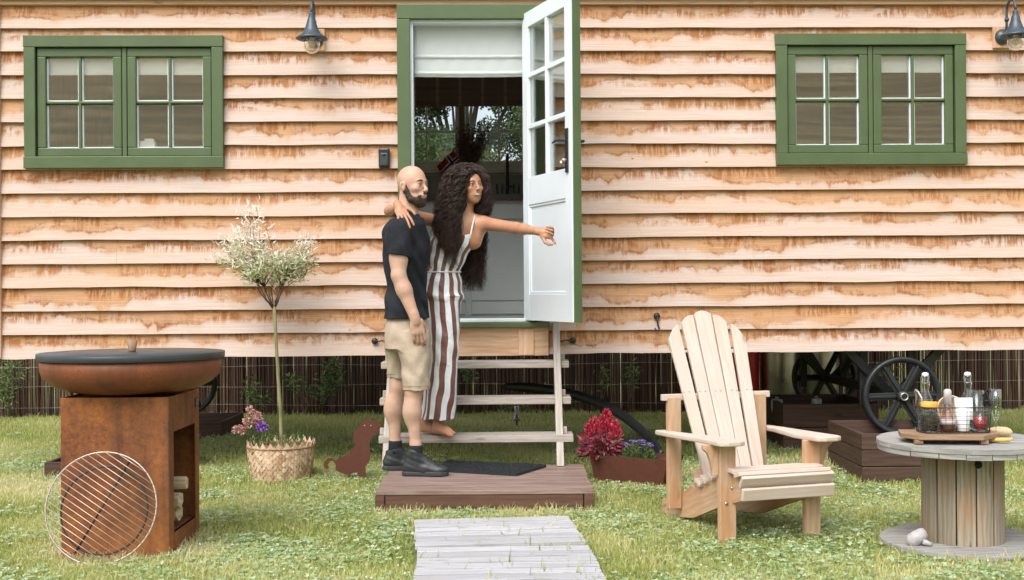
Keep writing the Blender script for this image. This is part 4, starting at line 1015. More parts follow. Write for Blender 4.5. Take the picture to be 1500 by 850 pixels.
# ================================================================ basket, standard tree, flowers
k=NT('woven_palm'); s=k.sep(k.coord('UV'))
bc=Vector((at(412,680,7.66).x,7.66,0))
def basket():
    m=MB(); nA=34; rows=6; r0=.185
    # body: overlapping diagonal diamonds, each a raised little plate
    for r in range(rows*2):
        z=.012+r*.0185
        for a in range(nA):
            an=(a+.5*(r%2))*2*math.pi/nA; rad=lambda zz:.178+.034*math.sin(min(1,zz/.20)*1.35)
            da=math.pi/nA*.97; hz=.0182
            pt=lambda an_,zz,o:((rad(zz)+o)*math.cos(an_),(rad(zz)+o)*math.sin(an_),max(0,zz))
            o1=.004 if (a+r)%2 else .001
            vs=[pt(an,z-hz,o1+.002),pt(an+da,z,o1-.002),pt(an,z+hz,o1),pt(an-da,z,o1-.002)]
            m.add(vs,[(0,1,2,3)],[[(a*.1+r*.37,0),(a*.1+r*.37+.03,.0),(a*.1+r*.37+.03,.03),(a*.1+r*.37,.03)]])
    zt=.012+rows*2*.0185
    for a in range(26):   # pointed rim
        an=a*2*math.pi/26; da=math.pi/26*.98; rr_=.213
        P=lambda an_,zz,rx:((rx)*math.cos(an_),(rx)*math.sin(an_),zz)
        m.add([P(an-da,zt-.02,rr_),P(an+da,zt-.02,rr_),P(an,zt+.024,rr_+.003)],[(0,1,2)],[[(a,.0),(a+.05,0),(a+.02,.05)]])
    return m,zt
m,zt=basket()
bk=thing('woven_basket','pale woven palm basket with a zigzag rim standing on the lawn','basket',bc)
k=NT('palm_leaf'); gi=k.new('ShaderNodeNewGeometry'); rp_=gi.outputs['Random Per Island']
k.col(k.ramp(rp_,[(0,(.36,.21,.12)),(.5,(.54,.37,.24)),(1,(.68,.52,.38))])); k.rough(.6); k.bump(k.noise(k.map(k.coord(),(90,90,90)),1,2),.3,.002)
o=m.build('weave',k.m,bk); sm_=o.modifiers.new('s','SOLIDIFY'); sm_.thickness=.003
MB().lathe([(.170,0),(.178,.0),(.200,.10),(.208,.2),(.202,.2),(.19,.1),(.165,.01)],(0,0,0),48).build('inner_skin',simple('palm_inside',(.16,.10,.06),.8),bk)
MB().lathe([(.214,zt-.024),(.219,zt-.021),(.219,zt-.014),(.214,zt-.011)],(0,0,0),64).build('rim_cord',MAT['trayboard'],bk)
MB().lathe([(.001,.15),(.12,.155),(.198,.145),(.19,.12),(.001,.12)],(0,0,0),40).build('soil',MAT['soil'],bk)
# standard willow
wt=thing('standard_willow','slender standard willow with loose crown of cream white leaves growing from the basket','tree',(bc.x,bc.y,.15))
tr=[at(412,640,7.68),at(411,600,7.66),at(408,560,7.64),at(405,510,7.62),at(403,470,7.60),at(401,443,7.60)]
o0=Vector(wt.location); m=MB(); m.tube([Vector((0,0,-.01))]+[p-o0 for p in tr],[.015,.0125,.012,.011,.0105,.0105,.012],8)
k=NT('willow_bark'); k.col(k.ramp(k.noise(k.map(k.coord(),(30,30,5)),1,4),[(.3,(.16,.15,.07)),(.7,(.36,.33,.18))])); k.rough(.8); m.build('trunk',k.m,wt)
rr=random.Random(17); top=tr[-1]-o0; m=MB(); P=[];D=[];rn=[]
cc=at(392,375,7.6)-o0
ends=[]
for i in range(50):
    a=rr.random()*6.283; e=rr.random()**.75
    x_=math.cos(a)*(.04+.28*e)+rr.gauss(0,.02); y_=math.sin(a)*.20*(.3+.7*e); z_=.10+.16*e+.27*rr.random()*(1-.45*e)+.03*math.cos(a*2+1)
    ends.append(Vector((cc.x+x_*1.05,cc.y+y_,top.z+z_)))
ends+=[at(x_,y_,7.6)-o0 for x_,y_ in ((365,300),(376,304),(352,312),(385,318),(345,330),(330,352),(328,380),(462,352),(462,390),(455,345),(440,350),(360,330),(370,320),(452,398))]
mains=[]
for i in range(8):
    a=i*.785+rr.uniform(-.3,.3); rr_m=.055+.05*rr.random(); q_=Vector((top.x*.6+cc.x*.4+math.cos(a)*rr_m,cc.y+math.sin(a)*rr_m*.8,top.z+.06+.07*rr.random()))
    t0_=top-Vector((0,0,rr.random()*.05)); m.tube([t0_,t0_.lerp(q_,.5)+Vector((0,0,-.012)),q_],[.0065,.0045,.0034],6); mains.append(q_)
for e in ends:
    mq=min(mains,key=lambda q_:(q_-e).length+rr.random()*.05); md=mq.lerp(e,.35)+Vector((rr.gauss(0,.015),rr.gauss(0,.015),.0)); m.tube([mq,md,e],[.0030,.0020,.0009],5)
    h=(e.z-top.z)
    for j in range(44):
        t=.46+.54*rr.random()**.75; p=md.lerp(e,(t-.5)*2) if t>.5 else mq.lerp(md,t*2)
        p=p+Vector([rr.gauss(0,.020) for _ in range(3)]); P.append(p); d=(e-top).normalized(); D.append(d*.5+Vector([rr.gauss(0,.7) for _ in range(3)]))
        hh=(p.z-top.z)/.45; rn.append(min(1,max(0,.12+.95*hh+rr.gauss(0,.25))))
m.build('twigs',simple('willow_twig',(.10,.06,.04),.8),wt)
leaves('crown',P,D,.042,.0105,make_leafy('willow_leaves',[(.20,.27,.06),(.34,.40,.13),(.56,.58,.34),(.74,.70,.56),(.84,.80,.72)],.25),wt,31,np.array(rn))
# pink and purple flowers in the basket
ff=thing('pink_flowers','dusty pink drooping flower clusters with one purple bloom in the woven basket','flowers',(bc.x-.12,bc.y-.05,.15))
o0=Vector(ff.location); m=MB(); P=[];D=[]
heads=[(366,600),(371,606),(378,609),(361,616),(366,622),(350,628),(355,631),(346,629),(380,613),(373,617)]
PP=[];DD=[]
for (hx,hy) in heads:
    e=at(hx,hy,7.60)-o0; m.tube([Vector((0,0,0)),e*.55+Vector((0,0,.02)),e],.0022,5)
    for j in range(60):
        v=Vector([rr.gauss(0,1) for _ in range(3)]).normalized(); PP.append(e+v*.018*rr.random()**.3); DD.append(v)
m.build('stem',SL,ff)
leaves('pink_blooms',PP,DD,.015,.013,make_leafy('dusty_pink',[(.30,.10,.10),(.50,.24,.23),(.68,.42,.38),(.75,.55,.48)],.25),ff,41)
e=at(383,625,7.52)-o0; PP=[];DD=[]
for j in range(110):
    v=Vector([rr.gauss(0,1) for _ in range(3)]).normalized(); PP.append(e+Vector((v.x*.030,v.y*.02,v.z*.018))*rr.random()**.4); DD.append(v)
leaves('purple_bloom',PP,DD,.018,.016,make_leafy('purple_petals',[(.13,.04,.28),(.28,.12,.50),(.45,.28,.65)],.2),ff,42)
PP=[];DD=[]
for j in range(520):
    PP.append(Vector((.12+rr.uniform(-.17,.15),rr.uniform(-.12,.12),rr.random()**1.4*.13))); DD.append([rr.gauss(0,.6),rr.gauss(0,.6),1])
leaves('green_leaves',PP,DD,.035,.009,SL,ff,43)
# ================================================================ rusty dog silhouette
pl=[(535,614),(543,616),(545,613),(547,617),(556,618),(558,624),(553,634),(545,641),(541,650),(543,665),(541,676),(535,684),(536,694),(535,704),(528,700),(523,692),(517,693),(511,697),(502,694),(492,689),(491,676),(497,671),(508,666),(516,658),(521,652),(517,647),(517,636),(521,630),(526,626),(530,617)]
Yd=7.55; c=at(520,700,Yd); c.z=0
m=MB(); m.prism([at(x_,y_,Yd)-c for x_,y_ in pl],(0,.006,0)); dg=thing('dog_silhouette','flat rusty steel silhouette of a sitting dog with head raised, left of the platform','garden ornament',c)
m.build('body',MAT['rustdark'],dg)
m=MB(); m.prism([at(x_,y_,Yd)-c for x_,y_ in ((474,683),(475,676),(480,671.5),(487,671.5),(493,676),(493,681),(488,675.5),(483,676),(480,681),(482,686),(478,688))],(0,.006,0)); m.build('tail',MAT['rustdark'],dg)
m=MB()
for x_ in (534,543.5): m.lathe([(.001,0),(.004,0),(.004,.003),(.001,.003)],at(x_,623.5,Yd)-c+Vector((0,-.001,0)),10,Matrix.Rotation(R(90),3,'X'))
m.build('eye',MAT['cloth'],dg)
# ================================================================ rusty trough with celosia and asters
q0=[onz(872,708,0),onz(969,716,0)]; zt=.185
tl=at(863,671,q0[0].y-.03); trr=at(977.5,668.5,q0[1].y-.03); zt=(tl.z+trr.z)/2
c=(q0[0]+q0[1])/2; tr_=thing('rusty_planter','tapered rusty steel trough planter on the lawn right of the platform','planter',c)
B=[q0[0]-c,q0[1]-c]; dv=Vector((B[1].y-B[0].y,-(B[1].x-B[0].x),0)).normalized()*-1; 
if dv.y<0: dv=-dv
B+= [B[1]+dv*.17,B[0]+dv*.17]; T_=[Vector((tl.x,tl.y,zt))-c,Vector((trr.x,trr.y,zt))-c]; T_[0].z=zt;T_[1].z=zt
sl_=(B[1].y-B[0].y)/(B[1].x-B[0].x)
for p in T_: p.y=B[0].y+(p.x-B[0].x)*sl_-.035
T_=[T_[0],T_[1]]; T_+=[T_[1]+dv*.26,T_[0]+dv*.26]
cc=sum(T_,Vector())/4; ins=[p+(cc-p).normalized()*.012 for p in T_]; insb=[p+(cc-p).normalized()*.02 for p in T_]; 
for p in insb: p.z=zt-.035
m=MB(); vs=B+T_+ins+insb
m.add(vs,[(3,2,1,0)]+[(i,(i+1)%4,4+(i+1)%4,4+i) for i in range(4)]+[(4+i,4+(i+1)%4,8+(i+1)%4,8+i) for i in range(4)]+[(8+i,8+(i+1)%4,12+(i+1)%4,12+i) for i in range(4)])
m.build('trough',MAT['rustdark'],tr_); m=MB(); m.add([p+Vector((0,0,.002)) for p in insb],[(0,1,2,3)]); m.build('soil',MAT['soil'],tr_)
def plant_at(px,py,Y,name,label,cat):
    p=at(px,py,Y); t=thing(name,label,cat,(p.x,Y,c.z+zt-.035)); return t,Vector(t.location)
ct,o0=plant_at(882,650,7.44,'celosia','crimson plumed flowers with pink-veined leaves at the left of the rusty trough','flowers')
m=MB(); PP=[];DD=[];L2=[];D2=[];rr=random.Random(23)
for (x_,y_) in ((888,603),(882,612),(894,610),(866,619),(872,616),(878,620),(900,620),(905,624),(861,626),(889,620),(897,632),(870,630)):
    e=at(x_,y_,7.46+rr.uniform(-.05,.05))-o0; m.tube([Vector((rr.uniform(-.03,.03),0,0)),e],.003,5)
    for j in range(150):
        t=rr.random(); v=Vector((rr.gauss(0,1),rr.gauss(0,1),0)); PP.append(e+Vector((v.x,v.y,0))*.010*(1-t*.75)+Vector((0,0,-.070+t*.075))); DD.append((v.x*.5,v.y*.5,1.2))
for j in range(420):
    a=rr.random()*6.28; s=.115*rr.random()**.6; L2.append((math.cos(a)*s,math.sin(a)*s*.7,.02+.13*rr.random()*(1.2-s*4))); D2.append((math.cos(a)+rr.gauss(0,.3),math.sin(a),rr.gauss(.2,.5)))
m.build('stem',simple('red_stem',(.25,.03,.04),.6),ct)
leaves('plumes',PP,DD,.024,.008,make_leafy('crimson_plume',[(.26,.004,.02),(.46,.010,.05),(.62,.04,.10),(.70,.22,.24)],.25),ct,51)
leaves('leaves',L2,D2,.055,.022,make_leafy('celosia_leaf',[(.10,.05,.04),(.30,.05,.08),(.52,.12,.18),(.12,.14,.05)],.3),ct,52)
at_,o0=plant_at(934,655,7.38,'aster','low mound of small violet flowers at the right of the rusty trough','flowers')
L2=[];D2=[];PP=[];DD=[]
for j in range(900):
    a=rr.random()*6.28; s=.10*rr.random()**.5; h=.105*(1-(s/.13)**2); L2.append((math.cos(a)*s,math.sin(a)*s*.8,h*rr.random()+.0)); D2.append((math.cos(a)*.6+rr.gauss(0,.3),math.sin(a)*.6,1))
for q_ in range(26):
    a=rr.random()*6.28; s=.095*rr.random()**.5; cpt=Vector((math.cos(a)*s,math.sin(a)*s*.8,.115*(1-(s/.16)**2)+.01))
    for j in range(16): b_=j*.39; PP.append(cpt); DD.append((math.cos(b_),math.sin(b_),.35))
leaves('green_leaves',L2,D2,.026,.008,SL,at_,53); leaves('violet_blooms',PP,DD,.016,.006,make_leafy('violet_petals',[(.16,.07,.42),(.32,.18,.62),(.5,.36,.75)],.25),at_,54)
# ================================================================ adirondack chair
ca=Vector((at(1065,790,5.63).x,5.63,0))
PSI=R(18); ch=thing('garden_chair','pale slatted softwood garden armchair with fanned high back, standing on the lawn','chair',(0,0,0))
# local: x = sitter's left-right (viewer right +), y = backwards (away), z up ; rotated so the front looks right of the camera
Wc=.228
ch.rotation_euler=(0,0,PSI)
Mz=Matrix.Rotation(PSI,3,'Z'); ch.location=Vector((ca.x,ca.y,0))-Mz@Vector((-Wc,0,0))
def leg(x):
    m=MB(); m.box((x,0,.2335),(.082,.034,.467)); return m
for x in (-Wc,Wc): leg(x).build('front_leg',MAT['chairorange'],ch,bevel=.003)
for s in (-1,1):   # arm brackets
    x=s*Wc; xo=s*(Wc-.0)-s*.0
    m=MB(); pr=[(0,.466),(.085,.466),(.085,.445),(.060,.425),(.045,.39),(.035,.35),(.034,.32),(0,.32)]
    if s>0: m.prism([(x+.0415+a,-.0,z) for a,z in [(a*.9,z) for a,z in pr]],(0,.026,0))
    else: m.prism([(x-.0415-a*.9,-.0,z) for a,z in pr],(0,.026,0))
    m.build('arm_bracket',MAT['chairorange'],ch,bevel=.002)
# stringers
for s in (-1,1):
    x=s*(Wc-.034); m=MB()
    pr=[(-.10,.328),(-.132,.300),(-.138,.228),(-.10,.212),(.15,.135),(.40,.045),(.70,.0),(.755,.01),(.77,.045),(.75,.085),(.60,.125),(.45,.185),(.42,.215),(.38,.20),(.33,.222),(.06,.318)]
    m.prism([(x-.013,a,z) for a,z in pr],(.026,0,0)); m.build('side_rail',MAT['chairorange'],ch,bevel=.003)
# seat slats: front ones curl down
seat=[(-.152,.250,76),(-.138,.305,58),(-.102,.334,18),(-.038,.344,-4),(.032,.333,-11),(.102,.314,-17),(.172,.290,-20),(.242,.264,-22),(.305,.240,-22)]
for (y,z,an) in seat:
    m=MB(); m.box((.012,y,z),(2*Wc+.03,.062 if an<60 else .058,.020),Matrix.Rotation(R(-an),3,'X')); m.build('seat_slat',MAT['chairwood'],ch,bevel=.004)
# back slats (fan)
yb,zb_=.335,.235; yt=.70
dirb=Vector((0,.39,.92)).normalized(); nb=Vector((0,-.92,.39)).normalized()
for i in range(5):
    s=i-2; xb=s*.069; wb=.060 if s else .076
    topx=s*.094; wt_=.075 if s else .096; L=(.90,.872,.80)[abs(s)]
    b0=Vector((xb,yb,zb_)); t0=Vector((topx,yb,zb_))+dirb*L
    ax=(t0-b0).normalized(); sx=Vector((1,0,0)); 
    tp=[]
    for u_ in (-1,-.6,-.2,.2,.6,1):
        cur=(.020 if s==0 else .016)*(1-u_*u_) - (.022*abs(s))*((u_*s/abs(s)) if s else 0)
        tp.append(t0+sx*u_*wt_/2+ax*cur)
    poly=[b0-sx*wb/2]+tp+[b0+sx*wb/2]
    m=MB(); m.prism([p+nb*.011 for p in poly],nb*-.020); m.build('back_slat',MAT['chairwood'],ch,bevel=.004)
for k_,(h,wd) in enumerate(((.455,.60),(.75,.42),(.035,.42))):
    p=Vector((0,yb,zb_))+dirb*h-nb*.025; m=MB(); m.box(p,(wd if k_ else .62,.028,.07 if k_ else .032),Matrix.Rotation(R(-23),3,'X') if k_ else None); m.build('back_brace',MAT['chairorange'] if k_ else MAT['chairwood'],ch,bevel=.003)
# rear posts carrying the brace, and arms
for s in (-1,1):
    m=MB(); m.box((s*(Wc+.018),.53,.36),(.072,.034,.57)); m.build('rear_post',MAT['chairorange'],ch,bevel=.003)
    m=MB(); x=s*(Wc+.03)+.012
    zf=.492
    pr=[(x-.07,-.075),(x-.062,-.10),(x-.03,-.118),(x+.03,-.118),(x+.062,-.10),(x+.072,-.06),(x+.07,.10),(x+s*.045+.035,.45),(x+s*.045+.028,.60),(x+s*.045-.028,.60),(x+s*.045-.034,.45),(x-.066,.12)]
    m.prism([(a,b,zf-.02*(b+.1)/.7-.0) for a,b in pr],(0,0,-.024)); m.build('armrest',MAT['chairwood'],ch,bevel=.006)
m=MB()
for x in (-Wc,Wc):
    for z in (.20,.27): m.lathe([(.001,0),(.009,0),(.008,.004),(.001,.005)],(x+(.02 if z>.25 else -.012),-.017,z-.01),10,Matrix.Rotation(R(90),3,'X'))
for s in (-1,1):
    for y,z in ((.66,.03),(.62,.06)): m.lathe([(.001,0),(.009,0),(.008,.004),(.001,.005)],(s*(Wc-.02)*1.0+s*-.0-(.026 if s<0 else 0)-.0,y,z),10,Matrix.Rotation(R(-90),3,'Y'))
for i in range(5):
    p=Vector(((i-2)*.091,yb,zb_))+dirb*.47+nb*.012
    for dx in ((-.015,.015)): m.lathe([(.001,0),(.004,0),(.001,.003)],p+Vector((dx,0,0)),8,Matrix.Rotation(R(67),3,'X'))
m.build('bolts',MAT['steel'],ch)
# ================================================================ cable spool table
sc=Vector((2.064,5.49,0)); sp=thing('spool_table','weathered wooden cable spool used as a round table on the lawn','table',sc,R(10))
def disc(name,z,th,r,mat,rot,layers=1):
    m=MB(); rr=random.Random(int(z*50)+3); n=7; w_=2*r/n
    for i in range(n):
        a=-r+i*w_; b=a+w_; poly=[]
        e=.0012
        for tt in np.linspace(0,1,9): x=a+e+(b-a-2*e)*tt; poly.append((x,-math.sqrt(max(0,r*r-x*x))))
        for tt in np.linspace(1,0,9): x=a+e+(b-a-2*e)*tt; poly.append((x,math.sqrt(max(0,r*r-x*x))))
        dz=rr.uniform(-.0012,.0012); Mr=Matrix.Rotation(rot,3,'Z')
        m.prism([Mr@Vector((p,q_,z+dz)) for p,q_ in poly],(0,0,th))
    return m.build(name,mat,sp,bevel=.002)
TOPZ=.499
disc('table_top',TOPZ-.024,.024,.379,MAT['spooltop'],R(70)); disc('top_underlayer',TOPZ-.047,.0225,.375,MAT['spooltop'],R(160))
disc('base_disc',.022,.020,.368,MAT['spooltop'],R(65)); disc('base_underlayer',.0,.0215,.363,MAT['spooltop'],R(155))
m=MB(); n=14; rd=.181; rr=random.Random(12); ang=0; ws=[rr.uniform(.8,1.25) for _ in range(n)]; tot=sum(ws)
for w_ in ws:
    da=w_/tot*2*math.pi; a0,a1=ang+.018,ang+da-.018; ang+=da; ro=rd+rr.uniform(-.003,.003)
    poly=[]
    for t in (0,.25,.5,.75,1): a=a0+(a1-a0)*t; poly.append((ro*math.cos(a),ro*math.sin(a)))
    for t in (1,0): a=a0+(a1-a0)*t; poly.append(((rd-.025)*math.cos(a),(rd-.025)*math.sin(a)))
    m2=MB(); oy=rr.random()*9; L=TOPZ-.047-.042
    N=len(poly); vs=[Vector((p[0],p[1],.042)) for p in poly]+[Vector((p[0],p[1],.042+L)) for p in poly]
    fs=[];uvs=[]
    for i in range(N):
        j=(i+1)%N; fs.append((i,j,j+N,i+N)); u0=i*.03; uvs.append([(0+oy,u0+oy),(0+oy,u0+.03+oy),(L+oy,u0+.03+oy),(L+oy,u0+oy)])
    m.add(vs,fs,uvs)
m.build('drum',MAT['spoolside'],sp)
MB().lathe([(rd-.03,.04),(rd-.03,TOPZ-.05)],(0,0,0),40).build('drum_core',MAT['darkbark'],sp)
p=at(1433,681,5.31)-sc; m=MB(); m.lathe([(.001,0),(.017,0),(.017,.004),(.001,.004)],Matrix.Rotation(-R(10),3,'Z')@Vector((p.x,-math.sqrt(rd*rd-p.x**2)-.000,p.z)),20,Matrix.Rotation(-R(10),3,'Z')@Matrix.Rotation(R(7),3,'Z')@Matrix.Rotation(R(90),3,'X')); m.build('drum_hole_disc',simple('hole_shade_black',(.008,.008,.008),.9),sp)  # flat black disc, the shade inside a hole put into its colour
# rolled cloth on the base
cp=Vector((at(1343,780,5.36).x,5.36,.043)); m=MB()
m.lathe([(.001,-.05),(.018,-.047),(.030,-.03),(.034,0),(.030,.03),(.02,.045),(.001,.05)],(0,0,.033),20,Matrix.Rotation(R(55),3,'Y'),wob=lambda a,z:.10*math.sin(z*160+a*2)); m.tube([(.02,-.02,.02),(.05,-.03,.008),(.06,-.01,.006)],[.014,.010,.006],8)
tag(m.build('rolled_cloth',MAT['cloth'],loc=cp),'pale bundled cloth lying on the base of the spool table, left of the drum','cloth')

# ================================================================ picnic things
TZ=TOPZ+.0015
bl=at(1323,647,5.36).x; br=at(1462,650,5.38).x; bcx=(bl+br)/2; bwid=br-bl
tb=thing('serving_board','thick carved oak serving board on feet on the spool table','board',(bcx,5.40,TZ),R(-4))
BZ=.043
poly=[(-bwid/2,-.02),(-bwid/2+.06,-.12),(bwid/2-.10,-.13),(bwid/2,-.03),(bwid/2,.09),(-bwid/2+.02,.10)]
m=MB(); m.prism([(a,b,.020) for a,b in poly],(0,0,.023)); m.build('board',MAT['trayboard'],tb,bevel=.003)
for x_ in (-bwid/2+.06,bwid/2-.09):
    for y_ in (-.095,.07): MB().box((x_,y_,.0095),(.035,.035,.019)).build('foot',MAT['trayboard'],tb,bevel=.003)
Z0=TZ+BZ+.0015
def P(px,py,Y,z=None):
    p=at(px,py,Y); return Vector((p.x,Y,Z0 if z is None else z))
# wire basket
bkc=P(1396,630,5.40); hwx=(at(1451,630,5.40).x-at(1345,630,5.40).x)/2; hb=.115; dyb=.085
bk2=thing('wire_basket','black wire basket holding bottles, jars and cups on the oak board','basket',bkc)
def oval(t,k_=1): return Vector((math.copysign(abs(math.cos(t))**.6,math.cos(t))*hwx*k_,math.copysign(abs(math.sin(t))**.6,math.sin(t))*dyb*k_,0))
m=MB(); nn=56
for i,z in enumerate(np.linspace(.003,hb,7)):
    kk=.95+.05*z/hb
    m.tube([oval(2*math.pi*j/nn,kk)+Vector((0,0,z)) for j in range(nn+1)],.0026 if i in(0,6) else .0011,5,False)
for j in range(46):
    t=2*math.pi*j/46; m.tube([oval(t,.95)+Vector((0,0,.003)),oval(t,1)+Vector((0,0,hb))],.0011,4)
for x_ in np.linspace(-hwx*.8,hwx*.8,14): m.tube([(x_,-dyb*.85,.003),(x_,dyb*.85,.003)],.0011,4)
m.build('wire_mesh',MAT['iron'],bk2)
for s in (-1,1):
    m=MB(); m.tube([(s*(hwx-.008),-.035,hb),(s*(hwx-.012),-.035,hb+.04),(s*(hwx-.0),-.02,hb+.068),(s*(hwx+.004),.0,hb+.075),(s*(hwx-.0),.02,hb+.068),(s*(hwx-.012),.035,hb+.04),(s*(hwx-.008),.035,hb)],.0045,7); m.build('handle',MAT['iron'] if s>0 else MAT['chrome'],bk2)
# swing-top glass bottles
def swing(px,label,Y=5.43):
    t=thing('glass_bottle',label,'bottle',P(px,630,Y)+Vector((0,0,.006)),0,'clear swing-top bottles in the wire basket')
    m=MB(); m.lathe([(.001,0),(.033,0),(.035,.006),(.035,.115),(.030,.140),(.017,.172),(.0135,.19),(.0135,.232),(.0155,.236),(.0155,.243),(.010,.243)],(0,0,0),28); m.build('bottle',MAT['clear'],t)
    MB().lathe([(.001,.001),(.031,.002),(.032,.118),(.001,.118)],(0,0,0),24).build('liquid',make_glass('water',(.88,.93,.94),.06) if 'water' not in bpy.data.materials else bpy.data.materials['water'],t)
    MB().lathe([(.001,.243),(.013,.243),(.0145,.249),(.012,.258),(.001,.261)],(0,0,0),18).build('stopper',MAT['whitegloss'],t)
    m=MB(); m.tube([(-.016,0,.215),(-.019,0,.235),(-.014,0,.256),(.014,0,.256),(.019,0,.235),(.016,0,.215)],.0012,4); m.tube([(.016*math.cos(a),.016*math.sin(a),.212) for a in np.linspace(0,6.29,17)],.0012,4,False); m.tube([(.014,-.008,.225),(.012,-.017,.20),(.010,-.015,.185)],.0012,4); m.build('clip_wire',MAT['steel'],t)
swing(1356,'clear swing-top glass bottle at the left end of the wire basket'); swing(1418,'clear swing-top glass bottle behind the white cups in the wire basket',5.44)
# jar with orange lid
t=thing('storage_jar','glass jar of dark coffee beans with a bright orange lid in the basket','jar',P(1361,630,5.37)+Vector((0,0,.006)))
MB().lathe([(.001,0),(.033,0),(.036,.008),(.036,.095),(.033,.105),(.001,.105)],(0,0,0),28).build('jar',MAT['clear'],t); MB().lathe([(.001,.003),(.033,.003),(.034,.060),(.028,.066),(.001,.062)],(0,0,0),24).build('beans',MAT['beans'],t)
MB().lathe([(.001,.105),(.038,.105),(.039,.110),(.039,.128),(.036,.132),(.001,.132)],(0,0,0),28).build('lid',MAT['orange'],t)
# small rosé bottle
t=thing('rose_bottle','small round-bellied bottle of rose drink with pale foil neck in the basket','bottle',P(1388.5,632,5.365)+Vector((0,0,.006)))
MB().lathe([(.001,0),(.026,0),(.034,.010),(.036,.028),(.032,.050),(.022,.085),(.0145,.125),(.0125,.150),(.001,.150)],(0,0,0),28).build('bottle',make_glass('rose_glass',(.82,.62,.55),.12),t)
MB().lathe([(.001,.003),(.024,.003),(.031,.012),(.033,.028),(.028,.052),(.001,.054)],(0,0,0),24).build('drink',simple('amber_drink',(.20,.085,.045),.2),t)
MB().lathe([(.0155,.108),(.0150,.150),(.017,.152),(.017,.180),(.013,.188),(.001,.190)],(0,0,0),20).build('foil',MAT['pinkfoil'],t)
MB().lathe([(.0365,.033),(.0335,.055),(.033,.055)],(0,0,0),28).build('label',simple('pale_label',(.62,.56,.56),.6),t)
# white cup stack, red jar, bowl, tumbler
t=thing('white_cup','tall white tapered cup standing in the middle of the basket','cup',P(1411,632,5.37)+Vector((0,0,.006)))
MB().lathe([(.001,0),(.024,0),(.026,.004),(.034,.125),(.032,.125),(.024,.006),(.001,.006)],(0,0,0),28).build('cup',MAT['whitegloss'],t)
o=MB().box((0,0,.052),(.082,.012,.10)).box((0,.007,.050),(.078,.002,.094)).build('white_card',MAT['whitegloss'],loc=P(1412,600,5.40)+Vector((0,0,.050)),rot=(R(-4),0,R(4)),bevel=.002); tag(o,'plain white upright card or pack standing behind the cup in the basket','card')
t=thing('red_drink_jar','small glass of bright red drink at the right end of the basket','glass',P(1436,632,5.37)+Vector((0,0,.006)))
MB().lathe([(.001,0),(.030,0),(.032,.006),(.032,.085),(.0318,.085)],(0,0,0),28).build('glass',MAT['clear'],t); MB().lathe([(.001,.004),(.0270,.007),(.0275,.062),(.001,.062)],(0,0,0),24).build('drink',MAT['redjam'],t)
t=thing('cream_bowl','cream bowl tilted on its side behind the bottle necks in the basket','bowl',P(1390,595,5.43)+Vector((0,0,.085)))
t.rotation_euler=(R(70),R(28),0); t.scale=(1.25,1.25,1.25)
MB().lathe([(.001,-.035),(.025,-.033),(.045,-.015),(.056,.012),(.058,.024),(.054,.024),(.050,.010),(.038,-.012),(.001,-.025)],(0,0,0),32).build('bowl',simple('wicker_cream',(.62,.50,.33),.7,var=.2,scale=60),t)
t=thing('clear_tumbler','tall clear tumbler standing at the back right of the basket','glass',P(1431,632,5.45)+Vector((0,0,.006)))
MB().lathe([(.001,0),(.026,0),(.028,.005),(.032,.175),(.030,.175),(.026,.008),(.001,.008)],(0,0,0),24).build('glass',MAT['clear'],t)
t=thing('champagne_flute','tall clear champagne flute standing right of the basket','glass',(at(1459,640,5.43).x,5.43,TZ))
MB().lathe([(.001,0),(.030,0),(.031,.003),(.006,.010),(.0035,.02),(.0035,.085),(.010,.100),(.021,.135),(.0255,.175),(.0245,.232),(.0235,.232),(.0245,.175),(.020,.137),(.009,.104),(.001,.10)],(0,0,0),32).build('glass',MAT['clear'],t)
MB().lathe([(.001,.104),(.009,.106),(.0195,.138),(.023,.160),(.001,.160)],(0,0,0),24).build('drink',make_glass('pale_wine',(.80,.86,.62),.05),t)
# bread and banana
p=Vector((at(1463,634,5.56).x,5.56,TZ+.021)); m=MB()
m.tube([(-.055,0,0),(-.045,0,.001),(-.01,.005,.004),(.03,0,.003),(.05,-.008,0),(.06,-.012,-.002)],[.006,.018,.022,.022,.016,.004],14); tag(m.build('bread_roll',MAT['cream'],loc=p),'pale long bread roll lying on the table behind the flute','bread')
p=Vector((at(1467,641,5.34).x,5.34,TZ+.0135)); m=MB()
m.tube([(-.06,.01,0),(-.04,.0,.0),(0,-.01,.001),(.03,-.008,.001),(.045,.0,.004),(.052,.005,.008)],[.004,.009,.0105,.009,.005,.003],12); tag(m.build('banana',simple('banana_peel',(.68,.42,.10),.5,var=.25,scale=40),loc=p),'small ripe banana lying in front of the bread roll','banana')
